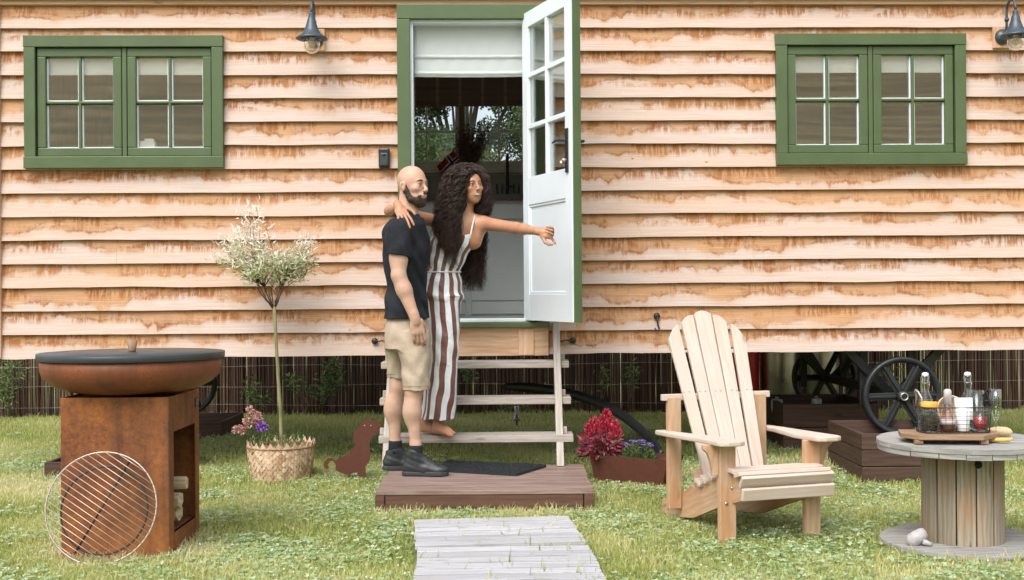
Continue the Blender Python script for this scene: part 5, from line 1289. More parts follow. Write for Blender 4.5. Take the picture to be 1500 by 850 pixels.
# ================================================================ people: signed-distance modelling + surface nets
class SDF:
    def __init__(s,lo,hi,h):
        s.lo=np.array(lo,np.float32); s.h=h; s.n=np.ceil((np.array(hi)-s.lo)/h).astype(int)+1
        s.F=np.full(s.n,1.0,np.float32)
    def sub(s,lo,hi):
        a=np.maximum(0,np.floor((np.array(lo)-s.lo)/s.h).astype(int)); b=np.minimum(s.n,np.ceil((np.array(hi)-s.lo)/s.h).astype(int)+1)
        if (b<=a).any(): return None,None
        sl=tuple(slice(int(p),int(q)) for p,q in zip(a,b))
        g=[(s.lo[i]+s.h*np.arange(a[i],b[i],dtype=np.float32)) for i in range(3)]
        return sl,np.meshgrid(*g,indexing='ij',sparse=True)
    def op(s,sl,d,k,mode):
        F=s.F[sl]
        if mode=='u':
            if k>0:
                h=np.clip(.5+.5*(d-F)/k,0,1); r=F*h+d*(1-h)-k*h*(1-h)   # smooth min
                r=np.where(h>0.999,F,r); s.F[sl]=r
            else: s.F[sl]=np.minimum(F,d)
        elif mode=='s':
            d=-d
            if k>0:
                h=np.clip(.5-.5*(d-F)/k,0,1); s.F[sl]=F*h+d*(1-h)+k*h*(1-h)
            else: s.F[sl]=np.maximum(F,d)
        elif mode=='i': s.F[sl]=np.maximum(F,d)
    def cap(s,a,b,ra,rb,k=.02,mode='u'):
        a=np.array(a,float);b=np.array(b,float); mr=max(ra,rb)+k+2*s.h
        sl,G=s.sub(np.minimum(a,b)-mr,np.maximum(a,b)+mr)
        if sl is None: return s
        ab=b-a; L=float(ab@ab)+1e-12
        t=np.clip(((G[0]-a[0])*ab[0]+(G[1]-a[1])*ab[1]+(G[2]-a[2])*ab[2])/L,0,1)
        d=np.sqrt((G[0]-a[0]-t*ab[0])**2+(G[1]-a[1]-t*ab[1])**2+(G[2]-a[2]-t*ab[2])**2)-(ra+(rb-ra)*t)
        s.op(sl,d.astype(np.float32),k,mode); return s
    def ell(s,c,r,R3=None,k=.02,mode='u'):
        c=np.array(c,float); r=np.array(r,float); mr=r.max()+k+2*s.h
        sl,G=s.sub(c-mr,c+mr)
        if sl is None: return s
        x,y,z=G[0]-c[0],G[1]-c[1],G[2]-c[2]
        if R3 is not None:
            M=np.array(R3) # columns = local axes
            x,y,z=(x*M[0,i]+y*M[1,i]+z*M[2,i] for i in range(3))
        k0=np.sqrt((x/r[0])**2+(y/r[1])**2+(z/r[2])**2)+1e-6; k1=np.sqrt((x/r[0]**2)**2+(y/r[1]**2)**2+(z/r[2]**2)**2)+1e-6
        s.op(sl,(k0*(k0-1)/k1).astype(np.float32),k,mode); return s
    def loft(s,st,k=.02,mode='u',inf=0.):
        """st: list of (z,cx,cy,rx,ry,rot) from bottom to top"""
        st=sorted(st); Z=np.array([q[0] for q in st]); A=np.array(st,float)
        mr=max(A[:,3].max(),A[:,4].max())+inf+k+2*s.h
        sl,G=s.sub((A[:,1].min()-mr,A[:,2].min()-mr,Z[0]-k-.02),(A[:,1].max()+mr,A[:,2].max()+mr,Z[-1]+k+.02))
        if sl is None: return s
        z=G[2]; zz=np.clip(z,Z[0],Z[-1])
        def ip(c):   # smooth interpolation
            i=np.clip(np.searchsorted(Z,zz.ravel())-1,0,len(Z)-2).reshape(zz.shape); t=(zz-Z[i])/(Z[i+1]-Z[i])
            v=A[:,c]; m=np.gradient(v,Z) if len(Z)>2 else np.full(len(Z),(v[-1]-v[0])/(Z[-1]-Z[0]))
            dz=(Z[i+1]-Z[i]); t2=t*t;t3=t2*t
            return (2*t3-3*t2+1)*v[i]+(t3-2*t2+t)*dz*m[i]+(-2*t3+3*t2)*v[i+1]+(t3-t2)*dz*m[i+1]
        cx,cy,rx,ry,ro=(ip(c) for c in range(1,6)); rx=rx+inf; ry=ry+inf
        x=G[0]-cx;y=G[1]-cy; c_,s_=np.cos(ro),np.sin(ro); xr=x*c_+y*s_; yr=-x*s_+y*c_
        q=np.sqrt((xr/rx)**2+(yr/ry)**2)+1e-6; q1=np.sqrt((xr/rx**2)**2+(yr/ry**2)**2)+1e-6
        d=q*(q-1)/q1
        ez=np.maximum(Z[0]-z,z-Z[-1]); d=np.maximum(d,ez)
        s.op(sl,np.broadcast_to(d,s.F[sl].shape).astype(np.float32),k,mode); return s
    def plane(s,p,n,sl=None):   # keep the side where (x-p).n < 0
        n=np.array(n,float); n/=np.linalg.norm(n); sl,G=s.sub(s.lo,s.lo+s.h*(s.n-1))
        d=(G[0]-p[0])*n[0]+(G[1]-p[1])*n[1]+(G[2]-p[2])*n[2]
        s.F=np.maximum(s.F,d.astype(np.float32)); return s
    def ripple(s,fn):
        sl,G=s.sub(s.lo,s.lo+s.h*(s.n-1)); s.F=s.F+fn(G[0],G[1],G[2]).astype(np.float32); return s
    def mesh(s):
        F=s.F; S=F<0; n=F.shape
        a=S[:-1,:-1,:-1].astype(np.int8); cnt=a.copy()
        for i,j,k in ((1,0,0),(0,1,0),(0,0,1),(1,1,0),(1,0,1),(0,1,1),(1,1,1)):
            cnt=cnt+S[i:n[0]-1+i,j:n[1]-1+j,k:n[2]-1+k]
        act=(cnt>0)&(cnt<8); I=np.argwhere(act); idx=np.full(act.shape,-1,np.int32); idx[act]=np.arange(len(I))
        C=[(0,0,0),(1,0,0),(0,1,0),(1,1,0),(0,0,1),(1,0,1),(0,1,1),(1,1,1)]
        val={c:F[I[:,0]+c[0],I[:,1]+c[1],I[:,2]+c[2]] for c in C}
        acc=np.zeros((len(I),3)); num=np.zeros(len(I))
        for c in C:
            for ax in range(3):
                if c[ax]: continue
                e=list(c); e[ax]=1; e=tuple(e); f0,f1=val[c],val[e]; m=(f0<0)!=(f1<0)
                t=np.where(m,f0/np.where(m,f0-f1,1),0); p=np.tile(np.array(c,float),(len(I),1)); p[:,ax]+=t
                acc+=p*m[:,None]; num+=m
        V=(I+acc/num[:,None])*s.h+s.lo
        Fs=[]
        for ax in range(3):
            u,v=(ax+1)%3,(ax+2)%3
            sl0=[slice(None)]*3; sl1=[slice(None)]*3; sl0[ax]=slice(0,-1); sl1[ax]=slice(1,None)
            A,B=S[tuple(sl0)],S[tuple(sl1)]; E=np.argwhere(A!=B)
            E=E[(E[:,u]>0)&(E[:,v]>0)&(E[:,u]<n[u]-1)&(E[:,v]<n[v]-1)]
            o=lambda du,dv:idx[tuple((E-np.eye(3,dtype=int)[u]*du-np.eye(3,dtype=int)[v]*dv).T)]
            q=np.stack([o(1,1),o(0,1),o(0,0),o(1,0)],1); flip=~A[tuple(E.T)]
            q[flip]=q[flip][:,::-1]; Fs.append(q)
        Fq=np.concatenate(Fs); Fq=Fq[(Fq>=0).all(1)]; return V,Fq
    def build(s,name,mat,parent,attrs=None):
        V,Fq=s.mesh()
        at_={k:f(V) for k,f in (attrs or {}).items()}
        return npmesh(name,V,Fq,mat,parent,True,at_)
def frame(f,up=(0,0,1)):
    f=Vector(f).normalized(); l=Vector(up).cross(f).normalized(); u=f.cross(l).normalized()
    return np.array([[f.x,l.x,u.x],[f.y,l.y,u.y],[f.z,l.z,u.z]])
def head(S,hc,M,sc=1.,fem=False):
    """adds a head to the field; M columns: forward,left,up"""
    hc=np.array(hc); P=lambda f,l,u:hc+M@(np.array([f,l,u])*sc); r=lambda *a:[x*sc for x in a]
    S.ell(P(-.012,0,.030),r(.094,.074,.086),M,.01)
    S.ell(P(.028,0,-.028),r(.058,.054,.088),M,.03*sc)
    if fem: S.ell(P(.024,0,-.045),r(.052,.058,.060),M,.02*sc); S.ell(P(.036,0,-.082),r(.042,.041,.034),M,.025*sc); S.ell(P(.060,0,-.104),r(.017,.017,.015),M,.02*sc)
    else: S.ell(P(.034,0,-.082),r(.050,.049,.038),M,.025*sc); S.ell(P(.064,0,-.104),r(.022,.024,.018),M,.02*sc)
    S.cap(P(.074,-.030,.018),P(.074,.030,.018),(.011 if not fem else .008)*sc,(.011 if not fem else .008)*sc,.016*sc)
    for s in (-1,1):
        S.ell(P(.056,s*.038,-.024),r(.024,.022,.018),M,.02*sc)
        S.ell(P(.093,s*.030,-.001),r(.014,.018,.0105),M,.012*sc,'s')
        S.ell(P(.0745,s*.030,-.002),r(.0125,.0145,.0105),M,.003*sc)
        S.ell(P(.0785,s*.030,.0065),r(.0100,.0145,.0055),M,.003*sc); S.ell(P(.0770,s*.030,-.0095),r(.0100,.0140,.0045),M,.003*sc)
    S.cap(P(.084,0,.008),P(.108,0,-.029),.0068*sc,.0095*sc,.010*sc); S.ell(P(.102,0,-.034),r(.012,.017,.009),M,.008*sc)
    S.ell(P(.077,0,-.062),r(.018 if not fem else .0145,.026,.020),M,.015*sc)
    if not fem: S.cap(P(.0925,-.017,-.0595),P(.0925,.017,-.0595),.0045*sc,.0045*sc,.008*sc); S.cap(P(.091,-.013,-.070),P(.091,.013,-.070),.0055*sc,.0055*sc,.007*sc)
    if not fem: 
        for s in (-1,1):
            S.ell(P(-.004,s*.078,-.012),r(.017,.008,.031),M,.006*sc); S.ell(P(-.012,s*.086,-.006),r(.012,.008,.022),M,.004*sc); S.ell(P(.000,s*.0885,-.008),r(.008,.006,.016),M,.004*sc,'s')
    return P
def eyes(P,M,sc,par,brow_mat,fem=False,look=(1,0,0)):
    wm=MB();im=MB();bm=MB();lm=MB()
    R3=Matrix(M.tolist())
    for s in (-1,1):
        c=Vector(P(.0790,s*.030,-.0018)); r=.0088*sc
        prof=[(max(.0001,r*math.sin(a)),-r*math.cos(a)) for a in np.linspace(0,math.pi,9)]
        wm.lathe(prof,c,14)
        d=(R3@Vector(look)).normalized(); q=d.to_track_quat('Z','Y').to_matrix()
        im.lathe([(.0001,r*1.03),(r*.54,r*.90),(r*.56,r*.80),(.0001,r*.8)],c,14,q)
        pts=[Vector(P(f,s*l,u)) for f,l,u in ((.0885,.018,.0045),(.0905,.024,.0080),(.0900,.031,.0090),(.0850,.039,.0065),(.0785,.044,.0025))]
        lm.tube(pts,[.0008*sc,.0016*sc,.0018*sc,.0016*sc,.0008*sc],5)
        h=.0215 if not fem else .0195; th=.0040 if not fem else .0022
        pts=[Vector(P(f,s*l,u)) for f,l,u in ((.0915,.013,h-.001),(.0925,.022,h+.003),(.0885,.033,h+.005),(.080,.044,h+.001),(.074,.049,h-.003))]
        bm.tube(pts,[.0018*sc,th*sc,th*sc,th*.8*sc,.0012*sc],7)
    wm.build('eye',simple('eye_white',(.30,.28,.26),.25,var=.02),par); im.build('iris',simple('dark_iris',(.02,.012,.008),.2),par)
    lm.build('eyelash',simple('lash',(.015,.01,.008),.7),par); bm.build('eyebrow',brow_mat,par)
def hand(S,w,M,side,sc,fingers,thumb,k=.006):
    """w wrist, M columns: along the hand, across (towards thumb), palm normal (out of the palm). fingers: 4 x (spread, curl1, curl2)"""
    w=np.array(w,float); X,Y,Z=M[:,0],M[:,1],M[:,2]; P=lambda a,b,c:w+(X*a+Y*b+Z*c)*sc
    S.ell(P(.048,0,0),[.050*sc,.040*sc,.0155*sc],M,k*2); S.ell(P(.075,0,0),[.022*sc,.041*sc,.0125*sc],M,k)
    S.ell(P(.03,.024,.006),[.030*sc,.016*sc,.014*sc],M,k)
    S.cap(P(-.03,0,0),P(.02,0,0),.026*sc,.027*sc,k*2)
    L=[(.046,.027,.022),(.050,.031,.024),(.046,.028,.022),(.036,.021,.020)]; yb=[.029,.010,-.010,-.028]; xb=[.088,.092,.088,.080]
    for i in range(4):
        sp,c1,c2=fingers[i]; b=P(xb[i],yb[i],0); d=X*math.cos(sp)+Y*math.sin(sp)
        a=0; p=b; rr=(.0092,.0086,.0078,.0068)
        S.cap(P(xb[i]-.03,yb[i]*.8,0),b,.0095*sc,.0095*sc,k*.6)
        for j in range(3):
            a+=(c1 if j==0 else c2); dd=d*math.cos(a)+Z*math.sin(a); q=p+dd*L[i][j]*sc
            S.cap(p,q,rr[j]*sc,rr[j+1]*sc,.003); p=q
    tb=P(.022,.030,.004); 
    p=tb
    for j,(v,l,r0,r1) in enumerate(thumb):
        v=np.array(v,float); v/=np.linalg.norm(v); dd=X*v[0]+Y*v[1]+Z*v[2]; q=p+dd*l*sc; S.cap(p,q,r0*sc,r1*sc,.006 if j==0 else .003); p=q
def curls(name,guides,mat,parent,r0=.0022,seg=3,seed=1,npt=64,kids=5):
    """many curly hair strands as one mesh; every guide (list of control points) becomes a lock of a few strands"""
    g=np.random.default_rng(seed); n=len(guides)*kids; T=np.linspace(0,1,npt)
    ang=np.arange(seg)*2*np.pi/seg; allV=np.zeros((n,npt,seg,3)); rn=np.zeros(n); q=0
    for cp in guides:
        cp=np.array([list(p) for p in cp]); m=len(cp)-1
        Q=np.repeat(cp[None],npt,0)
        for lv in range(m): Q=Q[:,:-1]*(1-T[:,None,None])+Q[:,1:]*T[:,None,None]
        C0=Q[:,0]; tg=np.gradient(C0,axis=0); tg/=np.linalg.norm(tg,axis=1,keepdims=True)+1e-9
        ref=np.array([.3,1,.2]); N0=ref-tg*(tg@ref)[:,None]; N0/=np.linalg.norm(N0,axis=1,keepdims=True); B0=np.cross(tg,N0)
        L=np.linalg.norm(np.diff(C0,axis=0),axis=1).sum(); wl=.050+.045*g.random(); ph=g.random()*6.28; am=.7+.8*g.random(); tone=g.random()
        for kd_ in range(kids):
            o=g.normal(0,.0032,2); amp=(.002+.0130*T**.8)*am*(.85+.3*g.random())*np.minimum(1,T*6); th=ph+g.normal(0,.25)+2*np.pi*L*T/(wl*(1+.04*g.normal()))
            sp=(.4+1.2*T)
            C=C0+N0*(amp*np.cos(th)+o[0]*sp)[:,None]+B0*(amp*np.sin(th)+o[1]*sp)[:,None]
            tt=np.gradient(C,axis=0); tt/=np.linalg.norm(tt,axis=1,keepdims=True)+1e-9
            N=ref-tt*(tt@ref)[:,None]; N/=np.linalg.norm(N,axis=1,keepdims=True); B=np.cross(tt,N)
            r=r0*(1-.7*T**2)*(.7+.6*g.random())
            allV[q]=C[:,None]+r[:,None,None]*(N[:,None]*np.cos(ang)[None,:,None]+B[:,None]*np.sin(ang)[None,:,None]); rn[q]=min(1,max(0,tone+g.normal(0,.15))); q+=1
    i0=(np.arange(n)[:,None,None]*npt+np.arange(npt-1)[None,:,None])*seg; k_=np.arange(seg)[None,None]; k2=(k_+1)%seg
    F=np.stack([i0+k_,i0+k2,i0+seg+k2,i0+seg+k_],-1).reshape(-1,4)
    return npmesh(name,allV.reshape(-1,3),F,mat,parent,True,{'rnd':np.repeat(rn,npt*seg)})
def skin(name,c,rgh=.5,var=.13,blush=(1.12,.86,.80)):
    k=NT(name); v=k.coord(); n=k.noise(v,14,5,.6); n2=k.noise(v,5,3)
    cc=k.ramp(n,[(.3,[x*(1-var) for x in c]),(.7,[min(1,x*(1+var)) for x in c])])
    cc=k.mix(k.ramp(n2,[(.45,0),(.7,.5)]),cc,[c[i]*blush[i] for i in range(3)])
    k.col(cc); k.rough(rgh); k.b.inputs['Subsurface Weight'].default_value=.12; k.b.inputs['Subsurface Radius'].default_value=(.012,.005,.003); k.b.inputs['Subsurface Scale'].default_value=1
    k.b.inputs['Specular IOR Level'].default_value=.4; k.bump(k.noise(v,180,2),.05,.001); return k.m
def fold_cloth(name,a,b):
    k=NT(name); n=k.noise(k.map(k.coord(),(1,1,.7)),8,2,.5,.8); k.col(k.mix(k.ramp(n,[(.3,0),(.7,1)]),a,b)); k.rough(.85); k.b.inputs['Specular IOR Level'].default_value=.25; k.bump(n,.55,.03); return k.m
SK1=skin('fair_skin',(.50,.325,.235)); SK2=skin('tan_skin',(.43,.225,.135),.40)
# ---------------------------------------------------------------- man
MY=7.10; mo_=at(600,691,MY); MO=Vector((mo_.x,MY,DZ)); SCL=MY/FPX
def ml(px,py,dy=0.):   # photo pixel at depth MY+dy, in the man's coordinates
    p=at(px,py,MY+dy); return np.array([p.x-MO.x,dy,p.z-MO.z])
man=thing('person','bald bearded man in black T-shirt and beige shorts standing on the platform','person',MO)
S=SDF((-.24,-.36,-.01),(.30,.42,1.92),.0036)
HM=frame((math.cos(R(37)),-math.sin(R(37)),-.03)); hc=ml(604.5,271.5,0)
PH=head(S,hc,HM,1.0)
nb_=ml(597,322,.0); S.cap(hc+HM@np.array([-.030,0,-.065]),nb_,.056,.064,.03)
S.ell(ml(598,332),[.085,.135,.042],None,.04)
# torso under the shirt
rt=R(-18)
TORSO=[(ml(0,480)[2],ml(597,480)[0],0,.118,.155,rt),(ml(0,440)[2],ml(595.5,440)[0],0,.112,.150,rt),(ml(0,405)[2],ml(595,405)[0],0,.116,.155,rt),(ml(0,370)[2],ml(595,370)[0],0,.125,.172,rt),(ml(0,345)[2],ml(594,345)[0],0,.122,.185,rt),(ml(0,326)[2],ml(596,326)[0],0,.085,.150,rt)]
S.loft(TORSO,.03,inf=-.022)
S.cap(ml(596,490),ml(598,470),.09,.10,.03)
SH=ml(585,337,-.175); EL=ml(584,404,-.215); WR_=ml(608,467,-.225)
S.cap(SH,EL,.052,.042,.02); S.ell((SH+EL)/2+[-.004,0,-.02],[.054,.05,.10],None,.02); S.cap(EL,EL+(WR_-EL)*.35,.043,.046,.015); S.cap(EL+(WR_-EL)*.3,WR_,.045,.0275,.015)
f_=(ml(616,500,-.21)-WR_); MH=frame(f_,(1,-.35,0)); MHm=np.stack([MH[:,0],MH[:,2],-MH[:,1]],1)
def mkM(x,yhint):
    x=np.array(x,float);x/=np.linalg.norm(x);y=np.array(yhint,float);y-=x*(x@y);y/=np.linalg.norm(y);return np.stack([x,y,np.cross(x,y)],1)
M_=mkM(f_,(1,.30,.1)); # thumb side towards viewer-right/front; palm normal should face inwards (+y)
if M_[1,2]<0: M_[:,2]*=-1
hand(S,WR_,M_,1,1.0,[(.04,.22,.38),(.0,.26,.42),(-.03,.30,.45),(-.08,.34,.45)],[((.78,.42,.45),.034,.015,.012),((.95,.10,.3),.028,.0115,.010),((.95,-.05,.35),.024,.010,.0075)])
# far arm round her waist (mostly hidden)
SH2=ml(603,337,.175); E2=ml(612,398,.30); W2=ml(650,404,.47)
S.cap(SH2,E2,.050,.042,.02); S.cap(E2,ml(618,402,.36),.040,.034,.02)
# legs
def leg_(S,hip,knee,calf,ank,heel,rt_=.066):
    S.cap(hip,knee,rt_,.053,.02); S.cap(knee,calf,.047,.050,.02); S.ell(calf+np.array([-.012,0,.0]),[.046,.047,.09],None,.03); S.cap(calf,ank,.043,.031,.02); S.cap(ank,heel,.033,.036,.02)
HN=ml(600,500,-.09); HF=ml(590,495,.09)
leg_(S,HN,ml(606,572,-.12),ml(605,604,-.12),ml(609,652,-.12),ml(609,676,-.12)); leg_(S,HF,ml(583,565,.10),ml(577,600,.11),ml(579,650,.11),ml(579,672,.11))
body=S.build('body',SK1,man)
hairmat=simple('dark_brown_hair',(.045,.026,.018),.6,var=.4,scale=60)
eyes(PH,HM,1.,man,hairmat,look=(1,.12,.03))
lipm=simple('lips_rose',(.42,.17,.14),.4,var=.05); m=MB(); m.tube([Vector(PH(.0885,l,-.0655+.0015*abs(l)/.02)) for l in (-.021,-.012,0,.012,.021)],[.001,.0028,.0034,.0028,.001],6); m.build('lips',lipm,man)
# beard: thin shell over jaw and lip + short hairs
B=SDF(hc-[.14,.14,.16],hc+[.14,.14,.06],.003); r=lambda *a:list(a); q=lambda f,l,u:hc+HM@np.array([f,l,u])
B.ell(q(.032,0,-.084),r(.056,.0555,.042),HM,.02); B.ell(q(.062,0,-.104),r(.029,.031,.026),HM,.02)
for s in (-1,1): B.cap(q(.008,s*.062,-.040),q(.030,s*.052,-.085),.016,.018,.015); B.cap(q(.004,s*.067,-.012),q(.008,s*.062,-.040),.010,.016,.01); B.cap(q(.0935,s*.004,-.0525),q(.080,s*.030,-.070),.0058,.0075,.006); B.cap(q(.080,s*.030,-.070),q(.075,s*.026,-.09),.008,.010,.006)
B.ell(q(.104,0,-.0665),r(.016,.0185,.0075),HM,.003,'s'); B.ell(q(.088,.045,-.032),r(.040,.035,.030),HM,.01,'s'); B.ell(q(.088,-.045,-.032),r(.040,.035,.030),HM,.01,'s')
B.ripple(lambda x,y,z:.0012*np.sin(x*700)*np.sin(z*650+y*300)+.0008*np.sin(y*900+z*500))
BV,BF=B.mesh(); bd=npmesh('beard',BV,BF,hairmat,man)
g=np.random.default_rng(6); sel=g.integers(0,len(BV),2600); Pn=BV[sel]; dn=Pn-(hc+HM@np.array([.0,0,-.05])); dn/=np.linalg.norm(dn,axis=1,keepdims=True)
leaves('beard_hair',Pn-dn*.003,dn+g.normal(0,.35,dn.shape)-[0,0,.5],.011,.0016,make_leafy('beard_strands',[(.03,.016,.01),(.07,.036,.02),(.14,.075,.04)],.1),bd,3)
# T-shirt
S=SDF((-.26,-.34,.80),(.22,.36,1.62),.004)
S.loft(TORSO[1:]+[(ml(0,474)[2],ml(596,474)[0],0,.128,.165,rt)],.03,inf=.004)
S.ell(ml(597,331),[.093,.155,.045],None,.04); S.cap(ml(597,325),ml(599,314),.070,.060,.02)
slv=SH+(EL-SH)*.62
S.cap(SH+[0,.005,.0],slv,.073,.070,.03)
S.cap(SH2+[0,-.005,0],SH2+(E2-SH2)*.6,.070,.066,.03)
d_=(EL-SH); S2=S.F.copy()
# sleeve opening planes applied locally
def cutlocal(S,p,n,lo,hi):
    n=np.array(n,float)/np.linalg.norm(n); sl,G=S.sub(lo,hi)
    if sl is None: return
    d=(G[0]-p[0])*n[0]+(G[1]-p[1])*n[1]+(G[2]-p[2])*n[2]; S.F[sl]=np.maximum(S.F[sl],d.astype(np.float32))
cutlocal(S,slv-d_*.03,d_+np.array([-.05,0,0]),(-.3,-.5,slv[2]-.12),(.25,-.165,slv[2]+.04))
S.plane((0,0,ml(0,471)[2]),(0,0,-1))
S.plane(ml(606,312),(.42,-.10,1.0))
S.ripple(lambda x,y,z:.0042*np.sin(z*38+x*30+2.8*np.sin(x*17+y*9+z*5))+.0055*np.sin((x*.9+z*1.0)*30+3*np.sin(z*7))*np.exp(-((z-1.05)/.2)**2)+.003*np.sin((x*1.3-z*.8)*42)*np.exp(-((z-1.36)/.09)**2))
S.build('t_shirt',fold_cloth('black_jersey',(.010,.0115,.016),(.021,.024,.031)),man)
# shorts
S=SDF((-.26,-.30,.42),(.24,.30,.97),.004)
zc=lambda py:ml(0,py)[2]
S.loft([(zc(515),ml(597,515)[0],0,.130,.170,rt),(zc(490),ml(597,490)[0],0,.131,.168,rt),(zc(468),ml(596,468)[0],0,.112,.140,rt)],.03)
S.loft([(zc(573.5),ml(609.5,574,-.12)[0],-.115,.078,.080,0),(zc(545),ml(609,545,-.11)[0],-.11,.083,.086,0),(zc(510),ml(605,510,-.1)[0],-.09,.100,.10,0),(zc(490),ml(602,490,-.08)[0],-.07,.10,.10,0)],.03)
S.loft([(zc(560),ml(584,560,.1)[0],.11,.072,.080,0),(zc(535),ml(586,535,.1)[0],.105,.080,.086,0),(zc(505),ml(589,505,.1)[0],.09,.10,.10,0),(zc(490),ml(591,490,.08)[0],.07,.10,.10,0)],.025)
S.cap(ml(612,574,-.115),ml(610,545,-.11),.064,.064,0,'s') if False else None
S.ripple(lambda x,y,z:.0022*np.sin(z*34+x*37+2.5*np.sin(x*20+y*11+z*9))+.0026*np.sin((x+z*.35)*58+3*np.sin(z*13+y*7))+.002*np.sin((x*.5-z)*47+2*np.sin(x*33+z*5)))
k=NT('beige_cotton'); v=k.coord(); n1=k.noise(v,7,5,.6); s=k.sep(v); k.col(k.ramp(n1,[(.3,(.34,.27,.195)),(.7,(.48,.39,.295))])); k.rough(.9); k.bump(k.noise(k.map(v,(1,1,1)),24,4,.6,1.),.6,.006)
S.build('shorts',k.m,man)
m=MB(); a=zc(566)
for (cx,cy,r0,z) in ((ml(609.5,574,-.12)[0],-.115,.0815,zc(567)),(ml(584,560,.1)[0],.11,.0765,zc(553))):
    m.tube([(cx+r0*math.cos(t),cy+(r0+.002)*math.sin(t),z) for t in np.linspace(0,6.29,33)],.0016,5,False)
m.build('hem_seam',simple('seam_thread',(.27,.20,.13),.9),man)
# socks and shoes
def shoe(S,an,ang,L=.285,so=0):
    c,s=math.cos(ang),math.sin(ang); P=lambda f,l,u:np.array([an[0]+c*f-s*l,an[1]+s*f+c*l,u]); M=np.array([[c,-s,0],[s,c,0],[0,0,1.]])
    S.ell(P(-.03,0,.048),[.050,.036,.045],M,.02); S.ell(P(.055,0,.040),[.085,.041,.040],M,.02); S.ell(P(.135,.0,.034),[.060,.044,.030],M,.02); S.cap(P(.0,0,.06),P(-.004,0,.135),.040,.0435,.02); S.cap(P(.10,0,.055),P(.015,0,.105),.026,.032,.02)
    S.cap(P(-.035,0,.05),P(-.035,0,.12),.030,.026,.02)
    S.plane((0,0,.150),(-.25*c,-.25*s,1)); 
    return P,M
def sole(P,M,par):
    pts=[(-.082,0),(-.078,-.026),(-.055,-.038),(-.01,-.036),(.05,-.036),(.11,-.046),(.155,-.044),(.185,-.026),(.196,0),(.188,.022),(.16,.040),(.11,.045),(.05,.036),(-.01,.034),(-.055,.036),(-.078,.024)]
    m=MB(); m.prism([Vector(P(f,l,.0015)) for f,l in pts],(0,0,.026)); m.build('sole',simple('dark_sole',(.030,.034,.036),.6),par,bevel=.006)
leath=simple('black_leather',(.022,.026,.028),.48,var=.25,scale=18,bump=.25,bscale=60)
for an,ang,nm in ((ml(609,676,-.12),R(-6),'n'),(ml(580,672,.11),R(8),'f')):
    S=SDF((an[0]-.13,an[1]-.13,0),(an[0]+.24,an[1]+.13,.19),.0036); P_,M2=shoe(S,an,ang); S.ripple(lambda x,y,z:.0007*np.sin(z*190+x*70)); sh=S.build('shoe',leath,man); sole(P_,M2,sh)
    m=MB()
    for i in range(6):
        t=i/5; c0=P_(.105-.085*t,0,.078+.050*t); m.tube([Vector(P_(.105-.085*t,-.026,.070+.050*t)),Vector(P_(.110-.085*t,0,.088+.052*t)),Vector(P_(.105-.085*t,.026,.070+.050*t))],.0028,6)
    m.build('laces',MAT['blackplastic'],sh)
    m=MB(); ax=ml(609,652,-.12) if nm=='n' else ml(579,650,.11)
    m.tube([Vector((ax[0],ax[1],.10)),Vector((ax[0],ax[1],.14)),Vector((ax[0],ax[1],.165)),Vector((ax[0],ax[1],.178))],[.043,.0415,.040,.039],24); m.build('sock',simple('black_sock',(.012,.012,.014),.95),man)
# ---------------------------------------------------------------- woman
WY=7.40; wo=at(650,637.5,WY); WO=Vector((wo.x,WY,0)); WO.z=TREADZ
def wl(px,py,dy=0.):
    p=at(px,py,WY+dy); return np.array([p.x-WO.x,dy,p.z-WO.z])
wom=thing('person','smiling woman with long dark curly hair and striped jumpsuit pointing right from the steps','person',WO)
S=SDF((-.42,-.62,-.01),(.72,.22,1.70),.0042)
HW_=frame((math.sin(R(31)),-math.cos(R(31)),.02),(-.06,0,1)); whc=wl(689.0,272.0,-.03); fs=.935
PW=head(S,whc,HW_,fs,True)
nbw=wl(680,318,-.01); S.cap(whc+HW_@np.array([-.025,0,-.06]),nbw,.046,.050,.025)
LS=wl(706,327,-.02); LE=wl(756,334,-.20); LW=wl(793,340,-.42)
RS=wl(647,326,-.005)
S.cap(wl(690,324,-.01),LS,.040,.045,.04); S.cap(wl(668,324,-.0),RS,.040,.045,.04)
WT=[(wl(0,450)[2],wl(644,450)[0],-.0,.105,.080,0),(wl(0,405)[2],wl(648,405)[0],0,.108,.085,0),(wl(0,375)[2],wl(655,375)[0],0,.115,.092,0),(wl(0,350)[2],wl(664,350)[0],0,.132,.10,0),(wl(0,332)[2],wl(672,332)[0],0,.135,.085,0),(wl(0,322)[2],wl(677,322)[0],0,.11,.06,0)]
S.loft(WT,.03,inf=-.004)
S.cap(LS,LE,.043,.033,.03); S.cap(LE,LE+(LW-LE)*.3,.034,.033,.015); S.cap(LE+(LW-LE)*.25,LW,.033,.0195,.015); S.cap(LS+[-.02,0,-.03],wl(692,352,-.01),.045,.06,.03)
# right arm behind the man's neck, hand over his near shoulder
RE=wl(571,309,-.19); RW=wl(584,303,-.415)
S.cap(RS,RE,.042,.033,.03); S.cap(RE,RW,.033,.0195,.015)
Mh=mkM(wl(602,338,-.585)-RW,(.85,.35,.30)); 
if Mh[1,2]<0: Mh[:,2]*=-1
if Mh[:,1]@np.array([1,0,0])<0: Mh[:,1]*=-1
hand(S,RW,Mh,1,.93,[(.16,.16,.22),(.04,.16,.2),(-.09,.16,.2),(-.24,.16,.2)],[((.5,.8,.1),.036,.014,.011),((.8,.5,.25),.028,.011,.009),((.9,.2,.3),.022,.009,.007)],.005)
